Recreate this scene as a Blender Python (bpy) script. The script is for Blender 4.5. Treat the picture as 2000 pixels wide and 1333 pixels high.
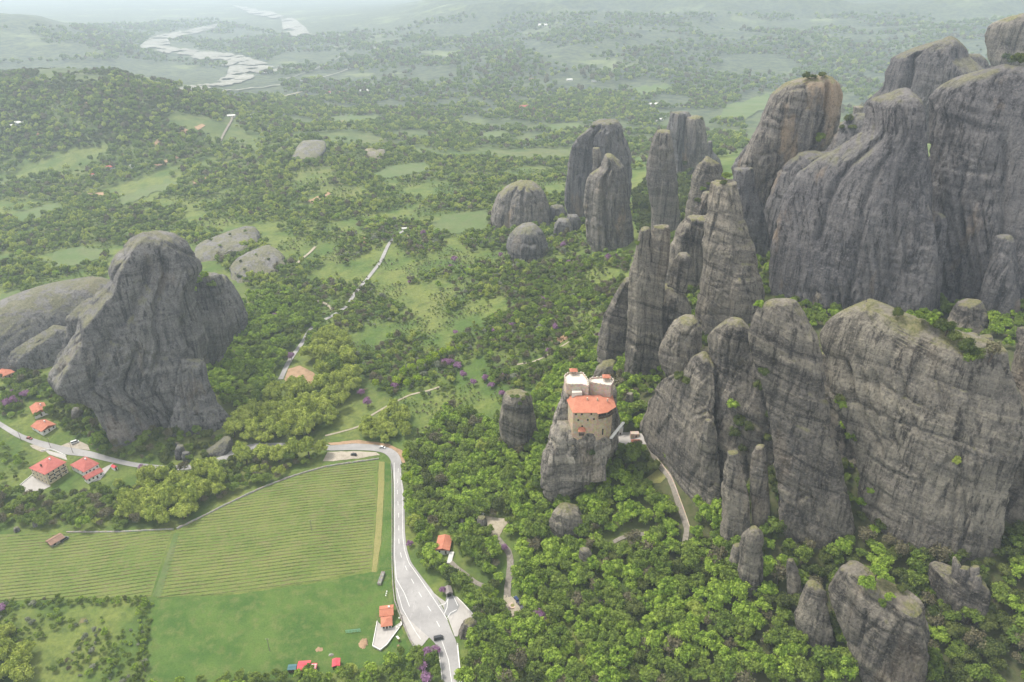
import bpy, bmesh, math, random, time
import numpy as np
from mathutils import Vector, Matrix
from mathutils.geometry import delaunay_2d_cdt
T0 = time.time()
R = math.radians
SC = bpy.context.scene
COL = SC.collection
for _o in list(bpy.data.objects):
    bpy.data.objects.remove(_o)

# ------------------------------------------------------------------ camera
FPX, PITCH, CAMZ = 1400.0, R(27.7), 300.0        # focal length in photo pixels (2000 wide), look-down angle, height
cam_d = bpy.data.cameras.new('camera')
cam_d.sensor_width = 36.0
cam_d.lens = 36.0 * FPX / 2000.0
cam_d.clip_start, cam_d.clip_end = 1.0, 90000.0
cam = bpy.data.objects.new('camera', cam_d)
COL.objects.link(cam)
cam.location = (0, 0, CAMZ)
cam.rotation_euler = (R(90) - PITCH, 0, 0)
SC.camera = cam

# ------------------------------------------------------------------ sky, sun, exposure (bright thin overcast)
SUN_EL, SUN_AZ = R(58), R(-62)                    # azimuth measured from +Y (view direction) towards +X
world = bpy.data.worlds.new('World')
SC.world = world
world.use_nodes = True
wn, wl = world.node_tree.nodes, world.node_tree.links
wn.clear()
w_out = wn.new('ShaderNodeOutputWorld')
w_bg = wn.new('ShaderNodeBackground')
w_sky = wn.new('ShaderNodeTexSky')
w_sky.sky_type = 'NISHITA'
w_sky.sun_disc = False
w_sky.sun_elevation = SUN_EL
w_sky.sun_rotation = SUN_AZ
w_sky.air_density, w_sky.dust_density, w_sky.ozone_density = 1.0, 6.0, 1.0
w_mix = wn.new('ShaderNodeMixRGB')                # thin cloud veil over the whole sky
w_mix.inputs[0].default_value = 0.84
w_mix.inputs[2].default_value = (9.2, 9.35, 9.5, 1)
wl.new(w_sky.outputs[0], w_mix.inputs[1])
wl.new(w_mix.outputs[0], w_bg.inputs[0])
w_bg.inputs[1].default_value = 0.050
wl.new(w_bg.outputs[0], w_out.inputs[0])
sun_d = bpy.data.lights.new('sun', 'SUN')
sun_d.energy = 1.5
sun_d.angle = R(12)
sun_d.color = (1.0, 0.955, 0.89)
sun = bpy.data.objects.new('sun', sun_d)
COL.objects.link(sun)
_sd = Vector((math.sin(SUN_AZ) * math.cos(SUN_EL), math.cos(SUN_AZ) * math.cos(SUN_EL), math.sin(SUN_EL)))
sun.rotation_euler = _sd.to_track_quat('Z', 'Y').to_euler()
SC.view_settings.view_transform = 'Standard'
SC.view_settings.look = 'None'
SC.view_settings.gamma = 1.0
SC.view_settings.exposure = 1.72
SC.view_settings.use_curve_mapping = False
cy = SC.cycles
cy.max_bounces, cy.diffuse_bounces, cy.glossy_bounces = 6, 3, 2
cy.transmission_bounces, cy.transparent_max_bounces, cy.volume_bounces = 3, 6, 1
cy.use_denoising = True
cy.use_adaptive_sampling = False

# ------------------------------------------------------------------ helpers: noise, camera rays
_rng = np.random.RandomState(7)
_P = _rng.permutation(512).astype(np.int64)
_P = np.concatenate([_P, _P, _P])
_G = _rng.normal(size=(512, 3)); _G /= np.linalg.norm(_G, axis=1)[:, None]
def perlin(x, y, z):
    x, y, z = np.broadcast_arrays(np.asarray(x, float), np.asarray(y, float), np.asarray(z, float))
    xi, yi, zi = np.floor(x).astype(np.int64), np.floor(y).astype(np.int64), np.floor(z).astype(np.int64)
    xf, yf, zf = x - xi, y - yi, z - zi
    f = lambda t: t * t * t * (t * (t * 6 - 15) + 10)
    u, v, w = f(xf), f(yf), f(zf)
    r = 0
    for a in (0, 1):
        for b in (0, 1):
            for c in (0, 1):
                h = _P[(_P[(_P[(xi + a) & 511] + yi + b) & 511] + zi + c) & 511]
                g = _G[h]
                d = g[..., 0] * (xf - a) + g[..., 1] * (yf - b) + g[..., 2] * (zf - c)
                r = r + d * (u if a else 1 - u) * (v if b else 1 - v) * (w if c else 1 - w)
    return r * 1.5
def fbm(x, y, z, o=4, g=0.5):
    r, a = 0, 1.0
    for i in range(o):
        r = r + a * perlin(x + 17.3 * i, y - 9.1 * i, z + 5.7 * i)
        x, y, z, a = x * 2.03, y * 2.03, z * 2.03, a * g
    return r
def _hash3(i, j, k):
    h = _P[(_P[(_P[i & 511] + j) & 511] + k) & 511]
    return h
_R3 = _rng.rand(512, 4)
def worley(x, y, z):
    """nearest and second nearest cell distance, and a random number of the nearest cell"""
    xi, yi, zi = np.floor(x).astype(np.int64), np.floor(y).astype(np.int64), np.floor(z).astype(np.int64)
    f1 = np.full(x.shape, 9.0); f2 = np.full(x.shape, 9.0); rid = np.zeros(x.shape)
    for a in (-1, 0, 1):
        for b in (-1, 0, 1):
            for c in (-1, 0, 1):
                r = _R3[_hash3(xi + a, yi + b, zi + c)]
                d = np.sqrt((xi + a + r[..., 0] - x) ** 2 + (yi + b + r[..., 1] - y) ** 2 + (zi + c + r[..., 2] - z) ** 2)
                n1 = d < f1
                f2 = np.where(n1, f1, np.minimum(f2, d)); rid = np.where(n1, r[..., 3], rid); f1 = np.where(n1, d, f1)
    return f1, f2, rid
CP, SP = math.cos(PITCH), math.sin(PITCH)
CAM = np.array([0.0, 0.0, CAMZ])
def ray(u, v):
    dx, dy = (np.asarray(u, float) - 1000) / FPX, (666.5 - np.asarray(v, float)) / FPX
    return np.stack(np.broadcast_arrays(dx, CP + dy * SP, -SP + dy * CP), -1)
def proj(p):
    p = np.asarray(p, float) - CAM
    dep = p[..., 1] * CP - p[..., 2] * SP
    up = p[..., 1] * SP + p[..., 2] * CP
    return 1000 + FPX * p[..., 0] / dep, 666.5 - FPX * up / dep, dep
def at_z(u, v, z):
    d = ray(u, v)
    t = (z - CAMZ) / d[..., 2]
    return CAM + d * np.asarray(t)[..., None]
def inpoly(u, v, poly):
    u, v = np.asarray(u, float), np.asarray(v, float)
    r = np.zeros(u.shape, bool)
    n = len(poly)
    for i in range(n):
        x1, y1 = poly[i]; x2, y2 = poly[(i + 1) % n]
        if y1 == y2: continue
        c = ((y1 > v) != (y2 > v)) & (u < (x2 - x1) * (v - y1) / (y2 - y1) + x1)
        r ^= c
    return r

# ------------------------------------------------------------------ terrain heights: control points seen in the photo, smooth surface through them
CTRL = [  # pixel u, pixel v, height above the vineyard
 (-250,1333,-4),(0,1333,-3),(300,1333,-3),(600,1333,-2),(880,1333,0),(1000,1333,3),(1150,1333,9),(1300,1333,15),(1500,1333,24),(1700,1333,34),(1900,1333,44),(2250,1333,52),
 (-250,1500,-4),(300,1500,-4),(900,1500,-1),(1500,1500,18),(2250,1500,40),
 (-250,1180,0),(0,1180,0),(300,1180,0),(600,1180,0),(800,1200,0),(920,1215,0.3),(1000,1180,4),(1150,1180,13),(1300,1180,23),(1450,1180,33),(1600,1180,44),(1800,1180,55),(2000,1180,64),(2250,1180,70),
 (0,1050,1),(300,1050,1),(600,1020,1),(780,1020,1),(800,1090,0.6),(870,1060,6),(960,1020,12),(1100,1000,22),(1250,1000,34),(1400,1000,48),(1560,1060,56),(1700,1060,64),(1900,1060,74),(2200,1060,80),
 (-200,900,4),(100,905,2),(300,915,1.5),(450,892,1.5),(650,880,2),(770,885,2),(850,880,5),(950,880,13),(1030,890,20),(1200,880,45),(1260,868,50),(1350,900,56),
 (-200,760,16),(40,760,13),(150,760,13),(300,830,8),(450,830,5),(550,780,4),(650,760,6),(800,750,10),(950,750,19),(1080,720,33),(1230,760,54),(1300,770,62),(1500,950,70),(1700,850,90),(2000,850,100),(2200,900,100),
 (-200,600,12),(0,620,10),(420,650,9),(520,600,9),(600,640,8),(700,600,13),(850,600,22),(1000,600,34),(1150,600,48),(1340,600,84),(1560,570,108),(1620,610,104),(1900,620,112),(2200,620,120),
 (-200,480,3),(0,480,3),(200,480,6),(500,500,18),(650,500,20),(780,455,30),(950,480,32),(1100,470,42),(1240,500,58),(1340,460,80),
 (0,400,0),(200,400,4),(400,380,14),(600,400,24),(800,380,28),(1000,400,32),(1100,400,40),(1240,400,56),(1350,340,72),(1640,330,112),(1800,430,118),(2000,430,122),(2250,430,120),(1680,215,-15),(1900,165,-10),(2200,150,0),
 (0,330,2),(220,335,5),(450,300,24),(600,285,36),(750,300,24),(900,310,8),(1050,300,2),(1250,290,8),(1420,260,0),
 (230,168,95),(60,186,86),(390,192,64),(480,218,34),(330,250,48),(120,260,40),(600,240,10),
 (600,190,-25),(800,200,-22),(1000,200,-20),(1250,220,-18),(1400,200,-18),(1650,190,-14),(900,250,-12),(1100,250,-14),
 (300,130,-34),(500,150,-30),(700,120,-30),(60,130,-20),(0,90,20),(150,100,10),(1000,120,0),(1300,130,-6),(1600,110,0),
 (300,50,-34),(560,60,-30),(560,20,-30),(0,8,-24),(300,8,-30),(760,50,10),(900,30,60),(1100,60,40),(1300,40,70),(1600,50,60),(2000,50,70),
 (900,6,90),(1300,6,110),(1700,6,120),(2100,6,120),
]
C0 = 150.0
def _as(x, y):
    return x / (y + C0), np.log(y + C0)
_c = np.array(CTRL, float)
_cp = at_z(_c[:, 0], _c[:, 1], _c[:, 2])
_ca, _cs = _as(_cp[:, 0], _cp[:, 1])
# level far rim so that the ground runs on to the horizon
_ea, _es, _ez = [], [], []
for a in np.linspace(-1.3, 1.3, 7):
    for yy, zz in ((9500, 0), (16000, 40), (30000, 60)):
        _ea.append(a); _es.append(math.log(yy + C0)); _ez.append(zz + (60 if a > .1 else -40))
    _ea.append(a); _es.append(math.log(40 + C0)); _ez.append(-4 + max(0, a) * 45)
_ca = np.concatenate([_ca, _ea]); _cs = np.concatenate([_cs, _es]); _cz = np.concatenate([_cp[:, 2], _ez])
_K = np.stack([_ca * 1.6, _cs], 1)
def _phi(r): return np.where(r > 1e-9, r * r * np.log(np.maximum(r, 1e-9)), 0)
def _rbf_fit():
    n = len(_K)
    A = _phi(np.linalg.norm(_K[:, None] - _K[None], axis=2)) + np.eye(n) * 2e-4
    Q = np.concatenate([np.ones((n, 1)), _K], 1)
    M = np.block([[A, Q], [Q.T, np.zeros((3, 3))]])
    return np.linalg.solve(M, np.concatenate([_cz, np.zeros(3)]))
_W = _rbf_fit()
def rbf(x, y):
    a, s = _as(x, y)
    k = np.stack([a.ravel() * 1.6, s.ravel()], 1)
    out = np.zeros(len(k))
    for i in range(0, len(k), 20000):
        q = k[i:i + 20000]
        out[i:i + 20000] = _phi(np.linalg.norm(q[:, None] - _K[None], axis=2)) @ _W[:-3] + _W[-3] + q @ _W[-2:]
    return out.reshape(a.shape)
NA, NS = 440, 560
GA = np.linspace(-1.35, 1.35, NA)
GS = np.linspace(math.log(40 + C0), math.log(30000 + C0), NS)
_gy = np.exp(GS)[:, None] - C0 + 0 * GA[None]
_gx = GA[None] * (_gy + C0)
_gz = rbf(_gx, _gy)
_amp = np.clip((_gy - 480) / 900, 0, 1)
_gz = _gz + _amp * (fbm(_gx / 170, _gy / 170, 0.3, 4) * 6) * np.clip(1.6 - _gy / 4000, .3, 1)
_rt = np.clip((_gx / _gy + .16) / .12, 0, 1)                      # hills on the far side of the river
_gz = _gz + _rt * np.clip((_gy - 2300) / 1500, 0, 1) * (1 - np.abs(fbm(_gx / 1500, _gy / 900, 2.3, 4))) ** 2 * 105 - _rt * np.clip((_gy - 2300) / 1500, 0, 1) * 40
_lf = np.clip((-.50 - _gx / _gy) / .1, 0, 1) * np.exp(-((_gy - 3300) / 700) ** 2)
_gz = _gz + _lf * (60 + 40 * fbm(_gx / 500, _gy / 500, 5.3, 3))
_gz = _gz + 0.25 * fbm(_gx / 9, _gy / 9, 4.4, 2) * (1 - _amp) * np.clip((_gx - 60) / 80, 0, 1)
_gz = np.minimum(_gz, 285)
GZ = _gz
def H(x, y):
    x, y = np.asarray(x, float), np.asarray(y, float)
    a, s = _as(x, np.maximum(y, 41))
    fa = np.clip((a - GA[0]) / (GA[1] - GA[0]), 0, NA - 1.001)
    fs = np.clip((s - GS[0]) / (GS[1] - GS[0]), 0, NS - 1.001)
    i, j = fa.astype(int), fs.astype(int)
    u, v = fa - i, fs - j
    return (GZ[j, i] * (1 - u) + GZ[j, i + 1] * u) * (1 - v) + (GZ[j + 1, i] * (1 - u) + GZ[j + 1, i + 1] * u) * v
def ground(u, v):
    """first terrain point seen through photo pixel (u, v)"""
    u, v = np.broadcast_arrays(np.atleast_1d(np.asarray(u, float)), np.atleast_1d(np.asarray(v, float)))
    d = ray(u, v)
    t = np.full(u.shape, 150.0); hit = np.zeros(u.shape, bool); lo = t.copy()
    for _ in range(700):
        p = CAM + d * t[..., None]
        below = p[..., 2] < H(p[..., 0], p[..., 1])
        hit |= below
        lo = np.where(hit, lo, t)
        t = np.where(hit, t, t * 1.008)
        if hit.all(): break
    hi = t
    for _ in range(30):
        m = (lo + hi) / 2
        p = CAM + d * m[..., None]
        b = p[..., 2] < H(p[..., 0], p[..., 1])
        hi = np.where(b, m, hi); lo = np.where(b, lo, m)
    return CAM + d * hi[..., None]
def G1(u, v): return ground(u, v)[0]

# ------------------------------------------------------------------ helpers: objects, tags, materials
def tag(o, label=None, cat=None, group=None, kind=None):
    if label: o['label'] = label
    if cat: o['category'] = cat
    if group: o['group'] = group
    if kind: o['kind'] = kind
    return o
def mesh_np(name, verts, faces, smooth=False):
    me = bpy.data.meshes.new(name)
    verts = np.asarray(verts, np.float32)
    if isinstance(faces, np.ndarray):
        k = faces.shape[1]
        me.vertices.add(len(verts)); me.vertices.foreach_set('co', verts.ravel())
        me.loops.add(faces.size); me.loops.foreach_set('vertex_index', faces.ravel().astype(np.int32))
        me.polygons.add(len(faces))
        me.polygons.foreach_set('loop_start', np.arange(0, faces.size, k, dtype=np.int32))
        me.polygons.foreach_set('loop_total', np.full(len(faces), k, np.int32))
        me.update(calc_edges=True)
    else:
        me.from_pydata([tuple(map(float, v)) for v in verts], [], faces)
    if smooth:
        me.polygons.foreach_set('use_smooth', np.ones(len(me.polygons), bool))
    me.update()
    return me
def link(name, me, mat=None, parent=None):
    o = bpy.data.objects.new(name, me)
    COL.objects.link(o)
    if mat is not None and me is not None and len(me.materials) == 0: me.materials.append(mat)
    if parent is not None: o.parent = parent
    return o
def empty(name, loc=(0, 0, 0), rz=0.0):
    o = bpy.data.objects.new(name, None)
    COL.objects.link(o)
    o.location = loc; o.rotation_euler = (0, 0, rz); o.empty_display_size = 0.5
    return o
class NT:
    """small wrapper to write node trees briefly"""
    def __init__(s, name):
        s.mat = bpy.data.materials.new(name); s.mat.use_nodes = True
        s.t = s.mat.node_tree; s.t.nodes.clear()
        s.out = s.t.nodes.new('ShaderNodeOutputMaterial')
        s.bsdf = s.t.nodes.new('ShaderNodeBsdfPrincipled')
        s.t.links.new(s.bsdf.outputs[0], s.out.inputs[0])
        s.set(Roughness=0.9); s.bsdf.inputs['Specular IOR Level'].default_value = 0.2
    def n(s, typ, **kw):
        x = s.t.nodes.new(typ)
        for k, v in kw.items(): setattr(x, k, v)
        return x
    def put(s, sock, v):
        if isinstance(v, bpy.types.NodeSocket): s.t.links.new(v, sock)
        elif isinstance(v, (tuple, list)):
            sock.default_value = tuple(v) + (1,) if len(v) == 3 and len(sock.default_value) == 4 else tuple(v)
        else: sock.default_value = v
    def set(s, **kw):
        for k, v in kw.items(): s.put(s.bsdf.inputs[k.replace('_', ' ')], v)
        return s.mat
    def pos(s): return s.n('ShaderNodeNewGeometry').outputs['Position']
    def nz(s):
        g = s.n('ShaderNodeNewGeometry'); x = s.n('ShaderNodeSeparateXYZ')
        s.put(x.inputs[0], g.outputs['Normal']); return x.outputs[2]
    def scale(s, vec, sc):
        x = s.n('ShaderNodeVectorMath', operation='MULTIPLY'); s.put(x.inputs[0], vec); s.put(x.inputs[1], sc); return x.outputs[0]
    def vadd(s, a, b):
        x = s.n('ShaderNodeVectorMath', operation='ADD'); s.put(x.inputs[0], a); s.put(x.inputs[1], b); return x.outputs[0]
    def noise(s, vec, sc=1.0, det=4.0, rough=0.55, col=False):
        x = s.n('ShaderNodeTexNoise'); s.put(x.inputs['Vector'], vec)
        s.put(x.inputs['Scale'], sc); s.put(x.inputs['Detail'], det); s.put(x.inputs['Roughness'], rough)
        return x.outputs[1 if col else 0]
    def ramp(s, f, a, b, lo=0.0, hi=1.0):
        x = s.n('ShaderNodeMapRange'); x.interpolation_type = 'SMOOTHSTEP'
        for i, v in enumerate((f, a, b, lo, hi)): s.put(x.inputs[i], v)
        return x.outputs[0]
    def math(s, op, a, b=0.5):
        x = s.n('ShaderNodeMath', operation=op); s.put(x.inputs[0], a); s.put(x.inputs[1], b); return x.outputs[0]
    def mix(s, f, a, b, mode='MIX'):
        x = s.n('ShaderNodeMixRGB', blend_type=mode)
        for i, v in enumerate((f, a, b)): s.put(x.inputs[i], v)
        return x.outputs[0]
    def bump(s, h, strength=0.5, dist=0.3, nrm=None):
        x = s.n('ShaderNodeBump'); s.put(x.inputs['Strength'], strength); s.put(x.inputs['Distance'], dist); s.put(x.inputs['Height'], h)
        if nrm is not None: s.put(x.inputs['Normal'], nrm)
        return x.outputs[0]
def plain(name, col, rough=0.85, var=0.12, sc=0.6, spec=0.2, metal=0.0):
    m = NT(name); p = m.pos()
    f = m.noise(p, sc, 5, 0.6)
    c = m.mix(m.ramp(f, 0.25, 0.75), tuple(x * (1 - var) for x in col), tuple(min(1, x * (1 + var)) for x in col))
    m.set(Base_Color=c, Roughness=rough, Metallic=metal)
    m.bsdf.inputs['Specular IOR Level'].default_value = spec
    return m.mat

# ------------------------------------------------------------------ ground
def mat_ground():
    m = NT('ground_meadow'); p = m.pos()
    big = m.noise(p, 0.006, 5, 0.6); mid = m.noise(p, 0.03, 5, 0.6); fine = m.noise(p, 0.35, 4, 0.65)
    vfar = m.noise(m.scale(p, (1, 1.0, 1)), 0.0022, 6, 0.62)
    grass = m.mix(m.ramp(mid, 0.35, 0.65), (0.070, 0.118, 0.022), (0.155, 0.180, 0.042))
    grass = m.mix(m.ramp(fine, 0.3, 0.75, 0, 0.55), grass, (0.034, 0.062, 0.015))
    dry = m.mix(m.ramp(big, 0.5, 0.68, 0, 0.55), grass, (0.15, 0.145, 0.055))
    dry = m.mix(m.ramp(m.noise(p, 0.11, 5, 0.7), 0.50, 0.66, 0, 0.75), dry, (0.055, 0.082, 0.020))
    soil = m.mix(m.ramp(m.noise(p, 0.055, 6, 0.7), 0.63, 0.72, 0, 0.55), dry, (0.24, 0.17, 0.10))
    # far country: woods and clearings
    xyz = m.n('ShaderNodeSeparateXYZ'); m.put(xyz.inputs[0], p)
    far = m.ramp(xyz.outputs[1], 900, 2000)
    tex = m.noise(p, 0.045, 3, 0.7)
    wood = m.mix(m.ramp(tex, 0.36, 0.62), (0.030, 0.044, 0.032), (0.088, 0.105, 0.052))
    clear = m.mix(m.ramp(mid, 0.3, 0.7), (0.12, 0.15, 0.065), (0.17, 0.19, 0.095))
    farc = m.mix(m.ramp(m.math('ADD', m.math('MULTIPLY', vfar, 0.6), m.math('MULTIPLY', m.noise(p, 0.008, 5, 0.65), 0.4)), 0.53, 0.62), wood, clear)
    c = m.mix(far, soil, farc)
    # forest floor towards the rocks
    rock_side = m.math('MULTIPLY', m.ramp(xyz.outputs[0], 30, 90), m.ramp(xyz.outputs[1], 520, 400))
    c = m.mix(m.math('MULTIPLY', rock_side, 0.8), c, m.mix(m.ramp(fine, 0.3, 0.7), (0.035, 0.042, 0.018), (0.085, 0.075, 0.04)))
    h = m.math('ADD', m.math('MULTIPLY', fine, 0.5), mid)
    m.set(Base_Color=c, Normal=m.bump(h, 0.7, 1.2), Roughness=0.95)
    return m.mat
M = {}
M['ground'] = mat_ground()
_idx = np.arange(NA * NS).reshape(NS, NA)
_f = np.stack([_idx[:-1, :-1], _idx[:-1, 1:], _idx[1:, 1:], _idx[1:, :-1]], -1).reshape(-1, 4)
terrain = link('terrain', mesh_np('terrain', np.stack([_gx, _gy, GZ], -1).reshape(-1, 3), _f, True), M['ground'])
tag(terrain, kind='structure')

# ------------------------------------------------------------------ rocks
def mat_rock(name, dark, mid, light, streak=1.0, strata=1.0, dip=(0.0, 0.0), moss=1.0, ochre=0.0):
    m = NT(name); p = m.pos()
    warp = m.noise(p, 0.02, 3, 0.5, col=True)
    pw = m.vadd(p, m.scale(warp, (14, 14, 14)))
    sheared = m.n('ShaderNodeVectorMath', operation='DOT_PRODUCT'); m.put(sheared.inputs[0], pw); m.put(sheared.inputs[1], (dip[0], dip[1], 1.0))
    sv = m.n('ShaderNodeCombineXYZ'); pp = m.scale(p, (0.012, 0.012, 0)); sx = m.n('ShaderNodeSeparateXYZ'); m.put(sx.inputs[0], pp)
    m.put(sv.inputs[0], sx.outputs[0]); m.put(sv.inputs[1], sx.outputs[1]); m.put(sv.inputs[2], m.math('MULTIPLY', sheared.outputs['Value'], 0.22))
    bands = m.noise(sv.outputs[0], 1.0, 5, 0.65)
    pv = m.vadd(p, m.scale(warp, (5, 5, 5)))
    st = m.noise(m.scale(pv, (0.34, 0.34, 0.011)), 1.0, 6, 0.65)
    st2 = m.noise(m.scale(p, (1.1, 1.1, 0.035)), 1.0, 3, 0.6)
    patch = m.noise(p, 0.022, 5, 0.6); grain = m.noise(p, 0.85, 6, 0.8); pits = m.noise(p, 0.35, 4, 0.7)
    c = m.mix(m.ramp(patch, 0.36, 0.66), mid, tuple(0.5 * (a + b) for a, b in zip(mid, light)))
    c = m.mix(m.math('MULTIPLY', m.ramp(bands, 0.47, 0.68), 0.75 * min(1.2, strata)), c, light)
    c = m.mix(m.math('MULTIPLY', m.ramp(bands, 0.48, 0.33), 0.75 * min(1.2, strata)), c, dark)
    c = m.mix(m.math('MULTIPLY', m.ramp(st, 0.50, 0.64), 0.85 * min(1.1, streak)), c, dark)
    c = m.mix(m.math('MULTIPLY', m.ramp(st, 0.44, 0.30), 0.45 * min(1.3, streak)), c, light)
    c = m.mix(m.math('MULTIPLY', m.ramp(st2, 0.52, 0.7), 0.4 * streak), c, tuple(0.7 * x for x in dark))
    stain = m.math('MULTIPLY', m.ramp(m.noise(m.scale(pv, (0.10, 0.10, 0.012)), 1.0, 5, 0.65), 0.50, 0.63), m.ramp(m.noise(p, 0.014, 3, 0.5), 0.38, 0.62))
    c = m.mix(m.math('MULTIPLY', stain, 0.62 * min(1.1, streak)), c, dark)
    if ochre:
        oc = m.math('MULTIPLY', m.ramp(m.noise(m.scale(p, (0.035, 0.035, 0.012)), 1.0, 4, 0.6), 0.57, 0.67), ochre)
        c = m.mix(oc, c, (0.36, 0.26, 0.165))
    c = m.mix(m.math('MULTIPLY', m.ramp(grain, 0.5, 0.68), 0.62), c, light)
    c = m.mix(m.math('MULTIPLY', m.ramp(grain, 0.5, 0.34), 0.62), c, tuple(0.55 * x for x in dark))
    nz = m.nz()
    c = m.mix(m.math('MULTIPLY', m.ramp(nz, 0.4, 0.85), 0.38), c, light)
    ms = m.math('MULTIPLY', m.ramp(nz, 0.5, 0.8), m.ramp(m.noise(p, 0.09, 6, 0.7), 0.42, 0.54))
    c = m.mix(m.math('MULTIPLY', ms, 0.85 * moss), c, m.mix(m.ramp(grain, 0.35, 0.65), (0.10, 0.12, 0.03), (0.24, 0.21, 0.09)))
    h = m.math('ADD', m.math('MULTIPLY', grain, 0.6), m.math('MULTIPLY', pits, 0.7))
    h = m.math('ADD', h, m.math('MULTIPLY', st, 1.1 * streak)); h = m.math('ADD', h, m.math('MULTIPLY', bands, 1.0 * strata))
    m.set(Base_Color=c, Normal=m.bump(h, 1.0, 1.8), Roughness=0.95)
    return m.mat
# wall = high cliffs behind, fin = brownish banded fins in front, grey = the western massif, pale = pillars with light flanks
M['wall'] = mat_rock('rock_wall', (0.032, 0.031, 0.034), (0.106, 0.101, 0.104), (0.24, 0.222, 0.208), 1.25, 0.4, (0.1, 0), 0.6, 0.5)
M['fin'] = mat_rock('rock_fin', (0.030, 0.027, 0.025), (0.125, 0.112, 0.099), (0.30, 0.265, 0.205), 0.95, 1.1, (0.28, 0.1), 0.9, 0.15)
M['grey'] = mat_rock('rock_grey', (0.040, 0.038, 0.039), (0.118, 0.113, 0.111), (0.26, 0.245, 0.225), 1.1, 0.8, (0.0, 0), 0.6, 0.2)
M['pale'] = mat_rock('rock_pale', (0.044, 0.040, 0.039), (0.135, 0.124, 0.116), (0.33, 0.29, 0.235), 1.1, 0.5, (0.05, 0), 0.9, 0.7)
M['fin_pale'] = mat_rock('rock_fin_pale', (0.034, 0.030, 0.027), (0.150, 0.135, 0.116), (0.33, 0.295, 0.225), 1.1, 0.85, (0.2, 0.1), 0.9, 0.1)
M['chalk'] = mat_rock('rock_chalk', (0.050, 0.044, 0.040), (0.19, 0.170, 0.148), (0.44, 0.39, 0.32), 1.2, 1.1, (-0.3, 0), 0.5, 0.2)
ROCKS = []          # (centre xy, axis, half width, half depth, top z) footprints, to keep trees off
def rock(name, label, anchor, rows, mat='fin', dep=0.75, lean=0.10, yaw=0.0, seed=0, res=0.9, flute=1.0, strata=1.0, lump=1.0, tdep=0.7,
         sq=3.3, cracks=(), ext=14.0, group=None, cat='rock', capz=0.035, parent=None, dip=0.12, cell=11.0, aspect=3.0, blocky=1.0, faces=7, to=None):
    rs = np.random.RandomState(seed + 101)
    B = G1(*anchor[:2])
    if len(anchor) > 2: B = B + np.array([*(B[:2] / np.linalg.norm(B[:2]) * anchor[2]), 0.0])
    nh = B[:2] / np.linalg.norm(B[:2])
    nh = np.array([nh[0] * math.cos(yaw) - nh[1] * math.sin(yaw), nh[0] * math.sin(yaw) + nh[1] * math.cos(yaw)])
    if to is not None:
        B2 = G1(*to); e_ = (B2 - B)[:2]; e_ /= np.linalg.norm(e_); nn_ = np.array([-e_[1], e_[0]]); nh = nn_ if nn_ @ nh > 0 else -nn_
    def hit(u, v):
        d = ray(u, v)
        num = (B[:2] - CAM[:2]) @ nh - lean * (B[2] - CAMZ)
        den = d[..., :2] @ nh - lean * d[..., 2]
        return CAM + d * (num / den)[..., None]
    rows = sorted(rows)
    vv = np.array([r[0] for r in rows], float)
    L = hit(np.array([r[1] for r in rows], float), vv); Rr = hit(np.array([r[2] for r in rows], float), vv)
    C = (L + Rr) / 2; Wv = (Rr - L) / 2
    zc = C[:, 2]
    # extend below ground
    C = np.vstack([C, C[-1] + np.array([-nh[0] * lean, -nh[1] * lean, -1.0]) * ext]); Wv = np.vstack([Wv, Wv[-1] * 1.05])
    zc = C[:, 2]
    hw_all = np.linalg.norm(Wv[:, :2], axis=1)
    hmax, ztop, zbot = hw_all.max(), zc[0], zc[-1]
    nz_ = int(np.clip((ztop - zbot) / res, 10, 150))
    zz = np.linspace(ztop, zbot, nz_)
    ip = lambda a: np.interp(-zz, -zc, a)
    C2 = np.stack([ip(C[:, 0]), ip(C[:, 1]), zz], 1)
    W2 = np.stack([ip(Wv[:, k]) for k in range(3)], 1)
    k = np.array([1, 2, 3, 2, 1.0]); k /= k.sum()
    for A in (C2, W2):
        for c_ in range(3):
            if A is C2 and c_ == 2: continue
            A[1:-1, c_] = np.convolve(np.pad(A[:, c_], 2, mode='edge'), k, 'valid')[1:-1]
    hw = np.linalg.norm(W2[:, :2], axis=1)
    D = dep * (0.45 * hw + 0.55 * np.minimum(hmax, np.median(hw) * 1.3))
    rnd = max(2.5, 0.28 * hmax)
    f = np.clip((ztop - zz) / rnd, 0, 1)
    D = D * (tdep + (1 - tdep) * np.sqrt(1 - (1 - f) ** 2))
    D = np.minimum(D, 70)
    per = math.pi * (hmax + D.max())
    nt = int(np.clip(per / res * 0.8, 18, 200))
    q = np.arange(nt) / nt
    # denser towards the viewer (theta = -90 deg is the near side)
    th = 2 * math.pi * q - math.pi / 2
    th = th - 0.45 * np.sin(th + math.pi / 2)
    e = 2.0 / sq
    cx = np.sign(np.cos(th)) * np.abs(np.cos(th)) ** e; sy = np.sign(np.sin(th)) * np.abs(np.sin(th)) ** e
    if sq >= 2.8:        # faceted plan: a few flat sides with slightly rounded corners that wander with height
        nf = faces
        ti = (np.arange(nf) + rs.uniform(-.3, .3, nf)) * 2 * math.pi / nf + rs.uniform(0, 1)
        di = rs.uniform(.80, 1.0, nf)[None, :] + 0.13 * np.stack([perlin(zz / 38.0, i * 3.7, seed * 1.3) for i in range(nf)], 1)
        co = np.maximum(np.cos(th[:, None] - ti[None, :]), 0)
        rho = ((co[None] / di[:, None, :]) ** 26).sum(2) ** (-1 / 26.0)
        CX, SY = rho * np.cos(th)[None], rho * np.sin(th)[None]
        CX = np.where(CX > 0, CX / CX.max(1, keepdims=True), CX / -CX.min(1, keepdims=True))
    else:
        CX, SY = np.broadcast_to(cx, (nz_, nt)).copy(), np.broadcast_to(sy, (nz_, nt)).copy()
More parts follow.
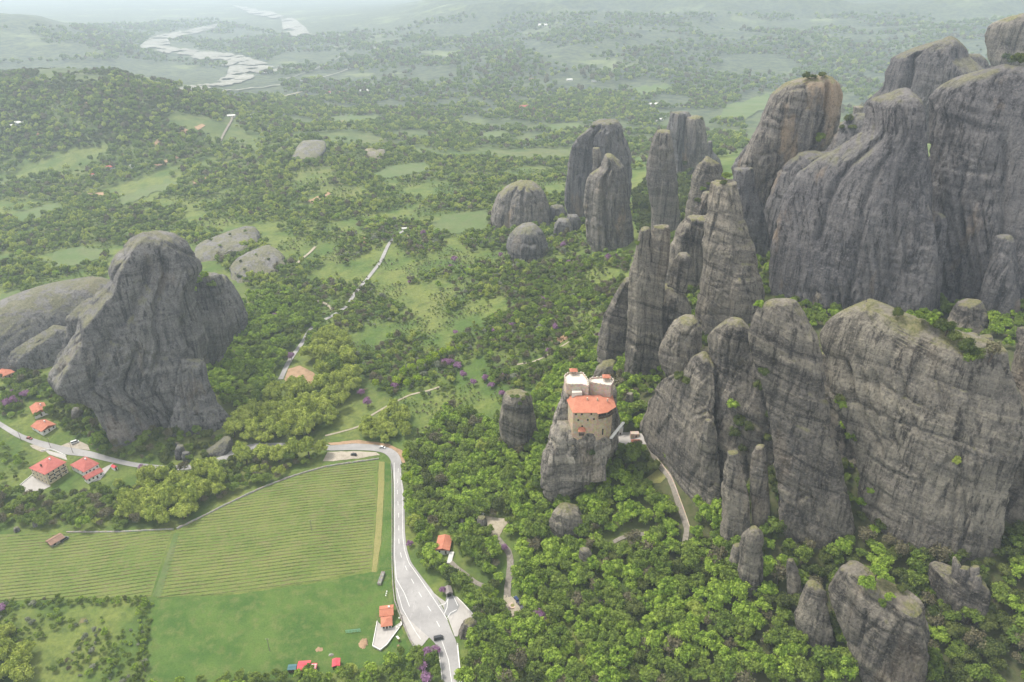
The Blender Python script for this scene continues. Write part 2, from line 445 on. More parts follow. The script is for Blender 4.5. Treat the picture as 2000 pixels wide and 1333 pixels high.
    Pn = C2[:, None, :] + W2[:, None, :] * CX[..., None] + np.array([nh[0], nh[1], 0])[None, None, :] * (D[:, None] * SY)[..., None]
    sface = CX * hw[:, None] + (SY * D[:, None]) * .35
    wdir = W2[:, :2] / np.maximum(hw[:, None], 1e-6)
    ox = np.cos(th)[None, :, None] * wdir[:, None, :] * 0.8 + np.sin(th)[None, :, None] * nh[None, None, :]
    ox = ox / np.linalg.norm(ox, axis=2, keepdims=True)
    # displacement
    S = float(np.clip(hmax / 28.0, 0.12, 1.15))
    o = rs.uniform(0, 60, 3)
    x, y, z = Pn[..., 0] + o[0], Pn[..., 1] + o[1], Pn[..., 2] + o[2]
    wx, wy = perlin(x / 26, y / 26, z / 110) * 6, perlin(x / 26 + 9, y / 26, z / 110) * 6
    big = fbm(x / (38 * S), y / (38 * S), z / (95 * S), 2, .4) * 2.2 * S
    shear = 0.10 if flute > 1 else 0.0
    cs = cell * max(.35, min(1, S + .15))
    f1, f2, rid = worley((x + shear * z + wx * .5) / cs, (y + wy * .5) / cs, (z + 2.0 * wx) / (cs * aspect))
    ed = np.clip((f2 - f1) / .22, 0, 1); ed = ed * ed * (3 - 2 * ed)
    blocks = (rid - .5) * 2.6 * ed - (1 - np.clip((f2 - f1) / .075, 0, 1)) * 1.1
    sf = sface + shear * 1.6 * z + wx * .35 + o[0]
    g2 = perlin(sf / 2.7, o[1], z / 110); g3 = perlin(sf / 6.2, o[1] + 7, z / 190)
    fmask = np.clip(.62 + 1.5 * perlin(x / 45, y / 45, z / 50 + 8), .12, 1.15)
    fl = -(1 - np.minimum(1, np.abs(g2) * 2.6)) ** 2 * 1.25 - (1 - np.minimum(1, np.abs(g3) * 3.4)) ** 2 * 1.9
    zs = z + dip * (x - o[0]) + wx * 0.4
    b1 = perlin(x / 90, y / 90, zs / 7); b2 = perlin(x / 60, y / 60, zs / 2.6)
    bm = np.clip(0.5 + 1.6 * perlin(x / 26, y / 26, z / 18 + 3), 0, 1)
    stt = (np.tanh(b1 * 6) * 0.30 + np.tanh(b2 * 5) * 0.10) * (0.2 + bm) - (1 - np.minimum(1, np.abs(perlin(x / 120, y / 120, zs / 17)) * 16)) * 1.0 * bm
    sm = fbm(x / 3.0, y / 3.0, z / 6, 3, .6) * 0.30
    fade = np.clip((ztop - zz) / (0.25 * rnd + 1), 0.55, 1)[:, None]; fade0 = fade
    Sm = min(1, S + .12)
    slope = np.abs(np.gradient(hw)) / max(1e-6, abs(zz[0] - zz[1])); slope = np.convolve(np.pad(slope, 4, mode='edge'), np.ones(9) / 9, 'valid')
    fade = fade / (1 + 2.5 * np.maximum(0, slope - .35))[:, None] ** 1.5
    disp = lump * big + blocky * blocks * Sm * fade0 + (flute * fl * fmask * Sm + strata * stt * Sm) * fade + sm * min(1, S + .3)
    sfrac = CX + 0 * disp; front = (np.sin(th) < 0.25)[None, :]
    vfrac = ((ztop - zz) / max(1e-6, ztop - zbot))[:, None] + 0 * disp
    for (s_top, s_bot, wid, dpt, v0, v1) in cracks:
        sc_ = s_top + (s_bot - s_top) * vfrac + 0.03 * perlin(z / 9, 0.5, seed)
        gm = np.exp(-((sfrac - sc_) * hw[:, None] / wid) ** 2) * np.clip((vfrac - v0) * 20, 0, 1) * np.clip((v1 - vfrac) * 20, 0, 1)
        disp = disp - dpt * gm * front
    lim = 0.42 * np.minimum(hw, np.maximum(D, 1))[:, None] + 0.3
    disp = np.clip(disp, -lim, lim)
    Pn[..., :2] += ox * disp[..., None]
    Pn[..., 2] += 0.35 * sm * fade + 0.0
    # cap
    caps = []
    for r, dz in ((0.88, 0.35), (0.68, 0.7), (0.4, 0.92), (0.15, 1.0)):
        ring = C2[0] + (Pn[0] - C2[0]) * r
        ring[:, 2] = C2[0, 2] + dz * capz * hmax + (Pn[0, :, 2] - C2[0, 2]) * r + perlin(ring[:, 0] / 6, ring[:, 1] / 6, seed * 3.1) * min(2.0, 0.09 * hmax) * (1 - r * .6)
        caps.append(ring)
    V = np.concatenate([np.stack(caps[::-1]), Pn], 0)
    nr = V.shape[0]
    V = V.reshape(-1, 3)
    idx = np.arange(nr * nt).reshape(nr, nt)
    a, b = idx[:-1], idx[1:]
    Fq = np.stack([a, b, np.roll(b, -1, 1), np.roll(a, -1, 1)], -1).reshape(-1, 4)
    top = V[:nt].mean(0)
    V = np.vstack([V, top[None]])
    ti = len(V) - 1
    Ft = np.stack([np.full(nt, ti), idx[0], np.roll(idx[0], -1), np.roll(idx[0], -1)], 1)
    org = np.array([C2[-1, 0], C2[-1, 1], H(C2[-1, 0], C2[-1, 1])])
    Fall = [tuple(map(int, r)) for r in Ft[:, :3]]
    me = bpy.data.meshes.new(name)
    Vl = (V - org).astype(np.float32)
    nq = len(Fq)
    me.vertices.add(len(Vl)); me.vertices.foreach_set('co', Vl.ravel())
    me.loops.add(nq * 4 + nt * 3)
    me.loops.foreach_set('vertex_index', np.concatenate([Fq.ravel(), Ft[:, :3].ravel()]).astype(np.int32))
    me.polygons.add(nq + nt)
    me.polygons.foreach_set('loop_start', np.concatenate([np.arange(nq) * 4, nq * 4 + np.arange(nt) * 3]).astype(np.int32))
    me.polygons.foreach_set('loop_total', np.concatenate([np.full(nq, 4), np.full(nt, 3)]).astype(np.int32))
    me.polygons.foreach_set('use_smooth', np.ones(nq + nt, bool))
    me.update(calc_edges=True); me.validate()
    ob = link(name, me, M[mat], parent)
    if parent is None:
        ob.location = org
        tag(ob, label, cat, group)
    else:
        ob.location = Vector(org) - parent.location
    j = int(nz_ * 0.8)
    ROCKS.append((Pn, zz, C2, nh))
    return ob
ROCK_GROUP = 'rock pillars and cliffs'
# --- western massif (road side)
MASSIF = rock('rock_massif', 'huge grey rock massif with grassy summit above the left road', (300, 812), [(459,274,340),(470,254,356),(491,240,374),(514,226,394),(528,220,394),(545,217,386),(562,211,380),(575,194,380),(599,174,386),(622,150,396),(646,148,406),(666,138,412),(693,124,405),(717,112,398),(741,100,395),(760,140,400),(785,185,414),(818,200,452),(845,215,468)], 'grey', 0.52, 0.22, seed=1, res=0.85, flute=0.9, lump=1.0, tdep=0.7, sq=3.3, cell=20, aspect=2.4, faces=5, blocky=1.3, capz=.02, cracks=[(0.05,0.35,2.4,6,0.04,0.55),(0.62,0.78,3,6,0.3,0.98),(-0.35,-0.3,4,5.5,0.06,0.36),(-.62,-.55,3,5,.35,.95),(-.12,-.18,2,4,.42,.96),(.3,.25,1.8,3.5,.5,.97)], cat='rock')
rock('rock_foot', None, (410, 842, 6), [(700,350,398),(740,340,408),(785,335,424),(812,330,450),(836,325,468),(862,325,476)], 'grey', 0.35, 0.36, seed=201, res=0.8, flute=1.0, parent=MASSIF, ext=10, tdep=.1)
rock('rock_shoulder', None, (415, 720), [(536,376,434),(552,368,444),(566,366,450),(590,364,462),(620,366,470),(650,370,462),(690,374,440),(740,380,420),(780,384,410)], 'grey', 0.5, 0.16, seed=202, res=0.9, flute=1.2, parent=MASSIF, ext=10)
rock('rock_shoulder', None, (170, 770), [(585,170,212),(600,150,225),(622,128,236),(650,128,240),(680,122,240),(712,106,240),(745,92,240),(775,120,240)], 'grey', 0.45, 0.20, seed=203, res=0.9, flute=1.2, parent=MASSIF, ext=10)
rock('rock_dome', 'long low grey rock dome running off behind the massif', (90, 690), [(549,160,214),(558,95,224),(575,45,232),(598,-15,235),(640,-70,215),(690,-90,190)], 'grey', 0.5, 0.5, seed=2, res=1.1, flute=0.4, lump=0.6, sq=2.3, blocky=.4)
rock('rock_ledge', 'stepped grey ledge at the foot of the low dome', (80, 712), [(640,98,146),(652,82,150),(672,45,152),(690,15,148),(712,10,128),(728,30,110)], 'grey', 0.6, 0.2, seed=3, res=1.0)
rock('rock_buttress', 'ribbed rounded buttress on the far flank of the massif', (430, 660), [(541,424,442),(555,396,455),(575,376,466),(600,374,482),(618,376,491),(635,380,490),(650,386,478),(668,392,450)], 'grey', 0.55, 0.25, seed=4, res=1.0, flute=1.3)
rock('rock_slab', 'flat grey rock slab in the scrub beyond the massif', (505, 530), [(486,505,538),(498,474,556),(515,452,560),(535,446,535),(545,450,500)], 'grey', 0.8, 2.2, seed=5, res=1.0, flute=0.6, lump=1.2, sq=3.2, strata=2.2, blocky=1.2, cell=8, tdep=.9)
rock('rock_slab', 'upper bare slab behind the massif summit', (440, 492), [(448,468,500),(460,430,512),(478,388,512),(496,378,462)], 'grey', 0.7, 2.6, seed=6, res=1.1, flute=0.6, lump=1.2, sq=3.2, strata=2.2, blocky=1.2, cell=8, tdep=.9)
rock('rock_slab', 'distant pale slab on the wooded hill crest', (600, 312), [(277,590,635),(292,575,640),(310,568,625),(320,575,610)], 'grey', 0.9, 2.2, seed=7, res=3, flute=0.1, lump=0.5, sq=2.2, blocky=.3)
rock('rock_slab', 'small distant pale slab beside the oval meadow', (730, 304), [(293,712,752),(299,705,757),(307,712,750)], 'pale', 0.9, 2.2, seed=8, res=3, flute=0.1, lump=0.5, sq=2.2, blocky=.3)
# --- middle distance
rock('rock_dome', 'rounded dome split by a vertical crack in the meadow', (1015, 440), [(357,1003,1043),(366,986,1058),(382,969,1066),(400,961,1072),(420,957,1076),(445,955,1073)], 'pale', 0.7, 0.15, seed=9, res=1.2, flute=0.5, lump=0.6, cracks=[(0.05,0.1,2.0,3.5,0,0.95),(-0.45,-0.4,1.6,2.5,0,0.9)])
rock('boulder', 'big smooth egg-shaped boulder below the split dome', (1028, 500), [(440,1018,1046),(450,1003,1058),(465,991,1066),(480,987,1070),(495,990,1068),(508,1000,1060)], 'grey', 0.85, 0.2, seed=10, res=1.0, flute=0.2, lump=0.5, sq=2.2)
for i, (lb, rw) in enumerate([('angular fallen block beside the split dome', [(428,1090,1110),(440,1082,1118),(458,1080,1120)]), ('small dark block tucked behind the angular fallen block', [(420,1108,1128),(432,1104,1134),(452,1106,1134)]), ('low rounded rock under the twin pillar foot', [(402,1076,1100),(415,1070,1108),(430,1072,1112)])]):
    rock('boulder', lb, (rw[-1][1] + 18, rw[-1][0]), rw, 'grey', 0.8, 0.2, seed=20 + i, res=0.8, flute=0.3, sq=3.6)
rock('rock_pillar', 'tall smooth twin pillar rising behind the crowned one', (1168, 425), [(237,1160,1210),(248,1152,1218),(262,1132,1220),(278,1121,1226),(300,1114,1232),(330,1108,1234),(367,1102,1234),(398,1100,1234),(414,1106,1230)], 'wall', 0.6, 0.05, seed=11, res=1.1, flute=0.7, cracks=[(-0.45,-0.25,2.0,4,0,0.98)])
rock('rock_pillar', 'pale stout pillar with a notched crown of blocks', (1190, 482), [(302,1181,1195),(312,1177,1208),(326,1172,1221),(341,1150,1226),(368,1143,1229),(405,1143,1233),(442,1144,1237),(469,1146,1239),(492,1156,1237)], 'pale', 0.62, 0.05, seed=12, res=0.9, flute=0.8, cracks=[(-0.2,-0.1,1.8,5,0.02,0.85),(0.35,0.3,1.2,2,0.3,0.8)])
rock('rock_finger', 'slim detached block standing on the notched pillar', (1166, 482, 1), [(289,1158,1171),(300,1157,1174),(330,1157,1174),(344,1160,1174)], 'pale', 0.9, 0.05, seed=13, res=0.7, flute=0.3, ext=3, sq=3.6)
rock('rock_pillar', 'slender pale-flanked pillar beside a dark tree gully', (1298, 462), [(255,1283,1308),(270,1275,1314),(292,1266,1318),(330,1261,1322),(349,1260,1326),(375,1266,1327),(405,1270,1328),(445,1271,1330)], 'pale', 0.8, 0.03, seed=14, res=0.9, flute=1.0)
rock('rock_tower', 'far leaning tower behind the tree-topped one', (1328, 345, 12), [(219,1313,1346),(229,1307,1354),(255,1301,1350),(292,1308,1346),(330,1310,1346)], 'wall', 0.7, 0.05, seed=15, res=1.1)
rock('rock_tower', 'tower with a lone shrub growing on its summit', (1358, 335), [(228,1340,1374),(240,1335,1379),(274,1331,1382),(304,1329,1385),(330,1330,1388)], 'pale', 0.75, 0.03, seed=16, res=1.0, flute=0.9)
rock('rock_spike', 'short dark spike beside the shrub-topped tower', (1394, 335), [(276,1382,1391),(296,1382,1393),(311,1382,1406),(330,1382,1410)], 'wall', 0.8, 0.05, seed=17, res=1.0)
rock('rock_ridge', 'rounded ridge with mossy saddle between pillars', (1390, 470), [(309,1372,1391),(322,1361,1410),(341,1350,1417),(367,1346,1432),(405,1336,1440),(442,1331,1442),(480,1328,1436),(520,1340,1430)], 'fin', 0.6, 0.12, seed=18, res=1.0, flute=0.9, cracks=[(-0.4,-0.3,3,6,0.35,0.9)])
rock('rock_buttress', 'twisted narrow rib in front of the mossy ridge', (1360, 520), [(375,1372,1395),(395,1360,1396),(420,1352,1388),(450,1350,1380),(490,1343,1374),(530,1335,1370)], 'fin', 0.8, 0.1, seed=181, res=0.9)
rock('rock_cone', 'broad cone-shaped rock with banded skirt behind the fins', (1430, 625), [(356,1388,1442),(386,1384,1448),(424,1378,1454),(461,1372,1464),(480,1370,1472),(517,1372,1479),(555,1365,1492),(578,1361,1500),(611,1357,1496),(650,1360,1480)], 'fin', 0.7, 0.2, seed=19, res=0.8, flute=0.7, strata=1.3, dip=0.0)
rock('rock_needle', 'tall needle with a round head stone', (1245, 735), [(446,1253,1267),(454,1245,1270),(466,1244,1269),(473,1241,1267),(499,1237,1273),(536,1230,1280),(574,1229,1281),(611,1226,1285),(649,1225,1285),(700,1221,1278),(756,1217,1262)], 'fin', 0.8, 0.05, seed=21, res=0.7, flute=0.8, cracks=[(0.25,0.2,1.2,2.5,0.3,0.95)])
rock('rock_needle', 'flat-topped column standing close behind the needle', (1285, 720), [(441,1276,1306),(450,1269,1309),(488,1268,1309),(518,1270,1306),(555,1272,1299),(611,1272,1296),(690,1268,1296),(740,1266,1292)], 'fin', 0.8, 0.05, seed=22, res=0.8)
rock('rock_block', 'mossy-topped block between the needle and the cone', (1318, 680), [(495,1327,1343),(506,1313,1352),(536,1309,1350),(574,1298,1338),(611,1294,1328),(667,1290,1314),(705,1286,1310)], 'fin', 0.8, 0.05, seed=23, res=0.8)
rock('rock_apron', 'banded apron slab leaning against the needle', (1195, 715), [(545,1221,1232),(574,1200,1232),(611,1180,1232),(649,1171,1230),(680,1167,1226),(708,1168,1222)], 'fin', 0.7, 0.15, seed=24, res=0.8, strata=1.3)
# --- high cliffs
rock('cliff', 'tall light-streaked cliff tower crowned with bushes', (1490, 475), [(151,1572,1626),(161,1536,1638),(185,1504,1646),(219,1490,1646),(258,1475,1636),(293,1458,1612),(322,1446,1585),(361,1444,1545),(415,1448,1524),(458,1452,1508),(492,1458,1502)], 'pale', 0.55, 0.06, seed=31, res=0.95, flute=0.7, cracks=[(0.62,0.75,2.0,6,0,0.5)])
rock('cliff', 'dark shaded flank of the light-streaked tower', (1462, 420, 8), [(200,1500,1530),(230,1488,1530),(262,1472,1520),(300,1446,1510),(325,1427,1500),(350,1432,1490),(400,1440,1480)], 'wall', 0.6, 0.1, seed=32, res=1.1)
rock('rock_stub', 'small stub at the foot of the shaded flank', (1458, 460), [(352,1444,1472),(370,1438,1478),(410,1440,1474),(455,1448,1462)], 'wall', 0.8, 0.08, seed=33, res=0.9)
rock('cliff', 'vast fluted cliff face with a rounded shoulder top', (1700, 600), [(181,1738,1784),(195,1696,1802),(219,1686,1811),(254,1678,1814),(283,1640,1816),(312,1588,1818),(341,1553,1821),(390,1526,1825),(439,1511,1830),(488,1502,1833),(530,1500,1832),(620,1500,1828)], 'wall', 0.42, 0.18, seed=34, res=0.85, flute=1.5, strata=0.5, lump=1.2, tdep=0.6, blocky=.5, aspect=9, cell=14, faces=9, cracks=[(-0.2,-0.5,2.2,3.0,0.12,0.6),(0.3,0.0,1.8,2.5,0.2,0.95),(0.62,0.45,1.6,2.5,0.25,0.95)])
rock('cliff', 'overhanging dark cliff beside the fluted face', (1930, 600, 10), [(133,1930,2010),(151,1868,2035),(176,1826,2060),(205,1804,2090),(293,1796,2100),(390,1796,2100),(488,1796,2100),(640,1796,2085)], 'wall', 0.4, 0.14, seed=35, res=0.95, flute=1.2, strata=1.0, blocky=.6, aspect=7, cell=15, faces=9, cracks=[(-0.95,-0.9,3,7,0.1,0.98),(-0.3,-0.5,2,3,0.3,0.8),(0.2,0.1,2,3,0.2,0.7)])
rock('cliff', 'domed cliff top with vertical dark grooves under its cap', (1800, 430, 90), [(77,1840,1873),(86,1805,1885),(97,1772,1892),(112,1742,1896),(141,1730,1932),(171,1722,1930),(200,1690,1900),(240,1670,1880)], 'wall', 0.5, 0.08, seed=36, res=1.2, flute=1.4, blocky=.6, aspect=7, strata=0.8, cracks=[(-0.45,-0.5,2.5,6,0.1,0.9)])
rock('rock_dome', 'small brown dome under the highest cliff', (1900, 430, 130), [(106,1886,1914),(116,1872,1929),(132,1868,1938),(160,1864,1940)], 'wall', 0.7, 0.1, seed=37, res=1.5)
rock('cliff', 'highest cliff at the frame edge with pink bare flank', (1985, 430, 200), [(29,1988,2040),(38,1958,2060),(50,1934,2075),(73,1924,2085),(112,1932,2090),(150,1940,2090)], 'pale', 0.5, 0.05, seed=38, res=1.5)
rock('rock_pinnacle', 'pinnacle with layered cap clinging to the fluted face', (1825, 600, -9), [(415,1820,1833),(424,1808,1848),(444,1801,1851),(478,1805,1847),(537,1812,1842),(600,1814,1838)], 'wall', 0.7, 0.14, seed=39, res=0.8)
rock('rock_pinnacle', 'small pale-topped pinnacle low on the dark cliff', (1955, 600, -14), [(460,1948,1972),(472,1938,1984),(500,1936,1986),(540,1920,1990),(600,1910,1995)], 'wall', 0.6, 0.14, seed=40, res=0.9)
for i, (lb, rw) in enumerate([('pale boulder on the saddle below the cliff tower', [(240,1636,1650),(255,1628,1660),(278,1618,1662),(300,1616,1650)]), ('upper saddle boulder against the fluted shoulder', [(208,1666,1688),(222,1664,1690),(250,1660,1690),(280,1650,1690)]), ('sloping saddle stone under the cliff tower crack', [(286,1612,1628),(300,1600,1640),(320,1590,1640)])]):
    rock('boulder', lb, (1660, 330, -6 + 4 * i), rw, 'pale', 0.8, 0.1, seed=50 + i, res=0.9, flute=0.3)
rock('rock_stump', 'little rock stump among trees under the fluted face', (1602, 605), [(568,1594,1614),(578,1588,1617),(606,1586,1618)], 'fin', 0.8, 0.1, seed=54, res=0.7)
# --- front fins
rock('rock_stack', 'stacked head of the fin nearest the monastery, pinched below', (1335, 850), [(620,1328,1356),(633,1312,1370),(660,1295,1372),(688,1286,1378),(710,1290,1380),(724,1300,1366),(734,1302,1352),(760,1296,1360)], 'fin', 0.75, 0.06, seed=61, res=0.65, flute=0.6, strata=1.5, tdep=0.6)
rock('rock_fin', 'sloping banded fin rising beside the monastery path', (1285, 880), [(693,1360,1379),(705,1352,1386),(724,1340,1389),(736,1300,1391),(752,1284,1393),(782,1270,1395),(817,1260,1396),(838,1258,1398),(868,1270,1400),(902,1300,1402),(945,1320,1404),(988,1345,1405),(1013,1355,1406)], 'fin', 0.26, 0.10, seed=62, res=0.7, flute=0.6, strata=1.4, dip=0.35, to=(1385, 985))
rock('rock_pinnacle', 'dark lumpy pinnacle stuck on the edge of the banded fin', (1385, 960, -6), [(821,1378,1390),(838,1366,1397),(859,1360,1398),(890,1364,1400),(940,1372,1402),(990,1376,1404)], 'fin', 0.7, 0.08, seed=63, res=0.6)
rock('rock_fin', 'flat-capped blunt fin between two taller ones', (1425, 890), [(624,1420,1450),(637,1398,1463),(654,1377,1470),(671,1379,1467),(710,1383,1463),(752,1388,1457),(795,1392,1450),(834,1395,1438),(880,1396,1432)], 'fin', 0.7, 0.07, seed=64, res=0.7, flute=0.8, strata=1.3)
rock('rock_fin', 'great tilted fin with pale diagonal bands', (1600, 1040), [(587,1500,1545),(594,1483,1557),(616,1470,1572),(645,1462,1589),(665,1464,1600),(710,1477,1606),(752,1488,1613),(795,1498,1621),(838,1506,1627),(876,1510,1635),(902,1512,1645),(945,1517,1652),(988,1521,1662),(1030,1529,1670),(1064,1546,1668)], 'fin', 0.5, 0.16, seed=65, res=0.7, flute=0.8, strata=1.7, dip=0.45, tdep=0.5, yaw=0.15)
rock('rock_spur', 'narrow spur in the gully beside the great tilted fin', (1485, 1020), [(872,1475,1494),(885,1467,1500),(945,1465,1502),(1009,1467,1504),(1045,1468,1506)], 'fin', 0.9, 0.08, seed=66, res=0.7)
rock('rock_spur', 'upper gully spur half hidden by bushes', (1480, 900), [(731,1464,1486),(782,1458,1499),(834,1470,1506),(880,1475,1508)], 'fin', 0.6, 0.2, seed=67, res=0.8)
rock('rock_spur', 'broken wall of rock closing the gully bottom', (1435, 1060), [(883,1420,1442),(923,1411,1454),(966,1408,1464),(1009,1407,1467),(1052,1407,1466),(1080,1410,1460)], 'fin', 0.6, 0.14, seed=68, res=0.7, flute=1.2)
rock('rock_pinnacle', 'squat pinnacle with grassy slanting cap in front of gully', (1467, 1150), [(1031,1465,1479),(1044,1449,1493),(1064,1444,1493),(1080,1446,1490),(1112,1441,1491),(1145,1441,1490),(1163,1448,1484)], 'fin', 0.8, 0.04, seed=69, res=0.55, strata=1.3, sq=3.2)
rock('rock_mound', 'low rock shoulder beside the squat pinnacle', (1440, 1130), [(1064,1432,1446),(1085,1422,1450),(1115,1418,1448),(1140,1424,1446)], 'fin', 0.8, 0.15, seed=70, res=0.7)
rock('cliff', 'broad rounded cliff with pale base and bushy rim', (1800, 1030), [(595,1680,1714),(604,1640,1748),(620,1614,1790),(645,1596,1864),(670,1597,1946),(686,1601,1972),(727,1609,1980),(769,1617,1996),(797,1629,2006),(859,1657,2008),(888,1668,2004),(921,1676,1984),(962,1684,1970),(1045,1690,1960)], 'fin_pale', 0.42, 0.16, seed=71, res=0.75, flute=0.55, strata=1.2, lump=1.0, blocky=.5, aspect=5, cell=14, faces=10, dip=0.1, tdep=0.85, cracks=[(-0.74,-0.5,1.8,3.5,0.14,0.5),(-.54,-.42,1.1,1.7,.18,.45),(-.38,-.29,1.3,2.0,.17,.48),(-.22,-.16,1.0,1.5,.18,.40),(-.08,-.04,1.2,1.7,.18,.42),(.10,.12,1.0,1.4,.18,.36),(.33,.33,1.1,1.6,.2,.38),(.6,.58,1.2,1.6,.2,.42)])
rock('rock_flake', 'slim flake leaning on the broad rounded cliff', (1690, 985), [(888,1695,1709),(921,1679,1704),(967,1674,1700),(990,1674,1702)], 'fin', 0.7, 0.12, seed=72, res=0.6)
rock('rock_pinnacle', 'thumb-shaped rock at the base of the broad cliff', (1895, 1060), [(967,1886,1916),(975,1878,1926),(1004,1873,1928),(1037,1868,1932),(1066,1852,1934)], 'fin', 0.8, 0.05, seed=73, res=0.6)
rock('rock_flake', 'leaning grey flake beside the thumb-shaped rock', (1850, 1066), [(1003,1862,1872),(1025,1846,1872),(1060,1832,1868),(1075,1830,1866)], 'fin', 0.7, 0.1, seed=74, res=0.6)
rock('rock_block', 'flat-topped trapezoid block behind the bushy rim', (1888, 640), [(589,1868,1916),(604,1855,1924),(632,1843,1935),(655,1838,1942)], 'fin', 0.8, 0.1, seed=75, res=0.7, sq=3.4)
rock('rock_boulder', 'big leaning tongue-shaped boulder at the wood edge', (1600, 1255), [(1138,1575,1593),(1151,1568,1610),(1177,1558,1616),(1197,1550,1619),(1226,1557,1627),(1252,1572,1630),(1278,1600,1628)], 'fin', 0.7, 0.12, seed=76, res=0.55, flute=0.5, lump=0.6)
rock('rock_spur', 'narrow grey rib behind the tongue-shaped boulder', (1550, 1170), [(1093,1537,1550),(1119,1535,1561),(1151,1538,1566),(1190,1544,1570)], 'fin', 0.8, 0.12, seed=77, res=0.6)
rock('rock_boulder', 'massive boulder with a grassy flat top near the corner', (1730, 1330), [(1107,1643,1676),(1116,1634,1690),(1145,1621,1730),(1165,1620,1775),(1184,1626,1802),(1210,1634,1815),(1242,1652,1822),(1268,1660,1818),(1291,1666,1812),(1333,1686,1806),(1370,1695,1806)], 'fin', 0.7, 0.14, seed=78, res=0.55, flute=1.2, strata=0.8, tdep=0.8)
rock('rock_boulder', 'dark rock ridge with loose stones on its crest', (1880, 1200), [(1100,1812,1830),(1119,1810,1884),(1142,1816,1930),(1161,1828,1936),(1194,1846,1934),(1215,1856,1920)], 'fin', 0.6, 0.14, seed=79, res=0.6)
for i, (lb, rw) in enumerate([('pointed loose stone on the dark ridge', [(1088,1860,1868),(1100,1858,1876),(1118,1858,1880)]), ('cubic loose stone on the dark ridge', [(1108,1872,1892),(1118,1870,1895),(1130,1872,1894)]), ('rearmost loose stone on the dark ridge', [(1106,1896,1912),(1114,1893,1915),(1124,1894,1914)]), ('lowest loose stone on the dark ridge', [(1122,1898,1914),(1132,1895,1918),(1146,1896,1916)])]):
    rock('boulder', lb, (1880, 1200, -1), rw, 'pale', 0.9, 0.14, seed=80 + i, res=0.4, flute=0.1, ext=2, sq=4)
for i, (lb, rw) in enumerate([('pale flat boulder on the bushy rim', [(652,1886,1908),(660,1881,1914),(672,1884,1910)]), ('second pale boulder on the bushy rim, nearer the corner', [(656,1912,1938),(668,1907,1944),(682,1908,1940)])]):
    rock('boulder', lb, (1890, 690, 2), rw, 'pale', 0.9, 0.2, seed=86 + i, res=0.5, flute=0.1, ext=3, sq=3.6)
# --- monastery outcrop and its neighbours
MON = rock('monastery_rock', 'pale streaked rock tower carrying the monastery', (1112, 960), [(818,1090,1192),(832,1080,1204),(848,1074,1207),(874,1065,1198),(905,1061,1180),(924,1060,1168),(942,1058,1152),(957,1062,1140),(975,1070,1125)], 'chalk', 0.62, 0.10, seed=91, res=0.55, flute=0.6, strata=1.5, tdep=0.8, dip=-0.1, cell=9)
rock('upper_rock', None, (1112, 960, 15), [(752,1103,1199),(767,1099,1203),(782,1092,1205),(807,1084,1208),(840,1078,1210),(890,1074,1204)], 'chalk', 0.5, 0.10, seed=191, res=0.6, flute=0.6, strata=0.8, tdep=0.6, parent=MON, cell=9)
rock('rock_shoulder', None, (1094, 960, -3), [(768,1099,1112),(790,1090,1117),(812,1082,1119),(835,1076,1121),(860,1070,1124),(890,1066,1124)], 'chalk', 0.55, 0.14, seed=192, res=0.55, flute=0.6, strata=1.0, parent=MON, cell=8, sq=2.6)
rock('rock_buttress', 'grey buttress at the foot of the monastery rock', (1160, 940), [(876,1152,1173),(888,1145,1178),(910,1144,1174),(935,1146,1166),(950,1146,1160)], 'fin', 0.8, 0.1, seed=92, res=0.55)
rock('rock_pillar', 'stubby weed-topped pillar standing alone in the trees', (1015, 875), [(769,988,1033),(779,980,1041),(801,978,1043),(828,974,1048),(850,976,1050),(868,990,1046),(885,1002,1030)], 'fin', 0.75, 0.04, seed=93, res=0.55, tdep=0.75, lump=0.7)
rock('rock_dome', 'low bald dome with a shrine wall below the monastery', (1110, 1045), [(988,1095,1112),(996,1080,1130),(1013,1072,1139),(1031,1073,1143),(1048,1082,1142),(1060,1100,1138)], 'fin', 0.8, 0.15, seed=94, res=0.55, lump=0.6)
rock('rock_dome', 'smooth dome behind the monastery terraces', (1180, 745), [(707,1178,1202),(718,1166,1204),(736,1156,1204),(750,1152,1204)], 'fin', 0.8, 0.2, seed=95, res=0.7, flute=0.1, lump=0.5)
rock('boulder', 'small upright stone in the trees behind the monastery', (1228, 800), [(768,1224,1236),(778,1220,1238),(796,1220,1238)], 'fin', 0.8, 0.1, seed=96, res=0.5)
rock('boulder', 'rough grey outcrop at the edge of the road junction', (918, 1240), [(1212,912,926),(1218,904,932),(1230,898,936),(1243,896,938)], 'fin', 0.7, 0.2, seed=97, res=0.45)
rock('boulder', 'weathered rock at the rim of the viewpoint clearing', (945, 1040), [(1010,934,948),(1018,931,952),(1030,934,952),(1045,938,952)], 'pale', 0.8, 0.2, seed=98, res=0.5)
rock('boulder', 'grey round stone half hidden above the orange-roofed hut', (903, 1028), [(1016,899,907),(1022,896,910),(1030,897,910)], 'grey', 0.9, 0.1, seed=99, res=0.5)
rock('boulder', 'reddish crag in the wood below the bald dome', (1150, 1115), [(1072,1132,1150),(1085,1130,1158),(1100,1136,1162),(1118,1142,1160)], 'fin', 0.7, 0.2, seed=100, res=0.6)
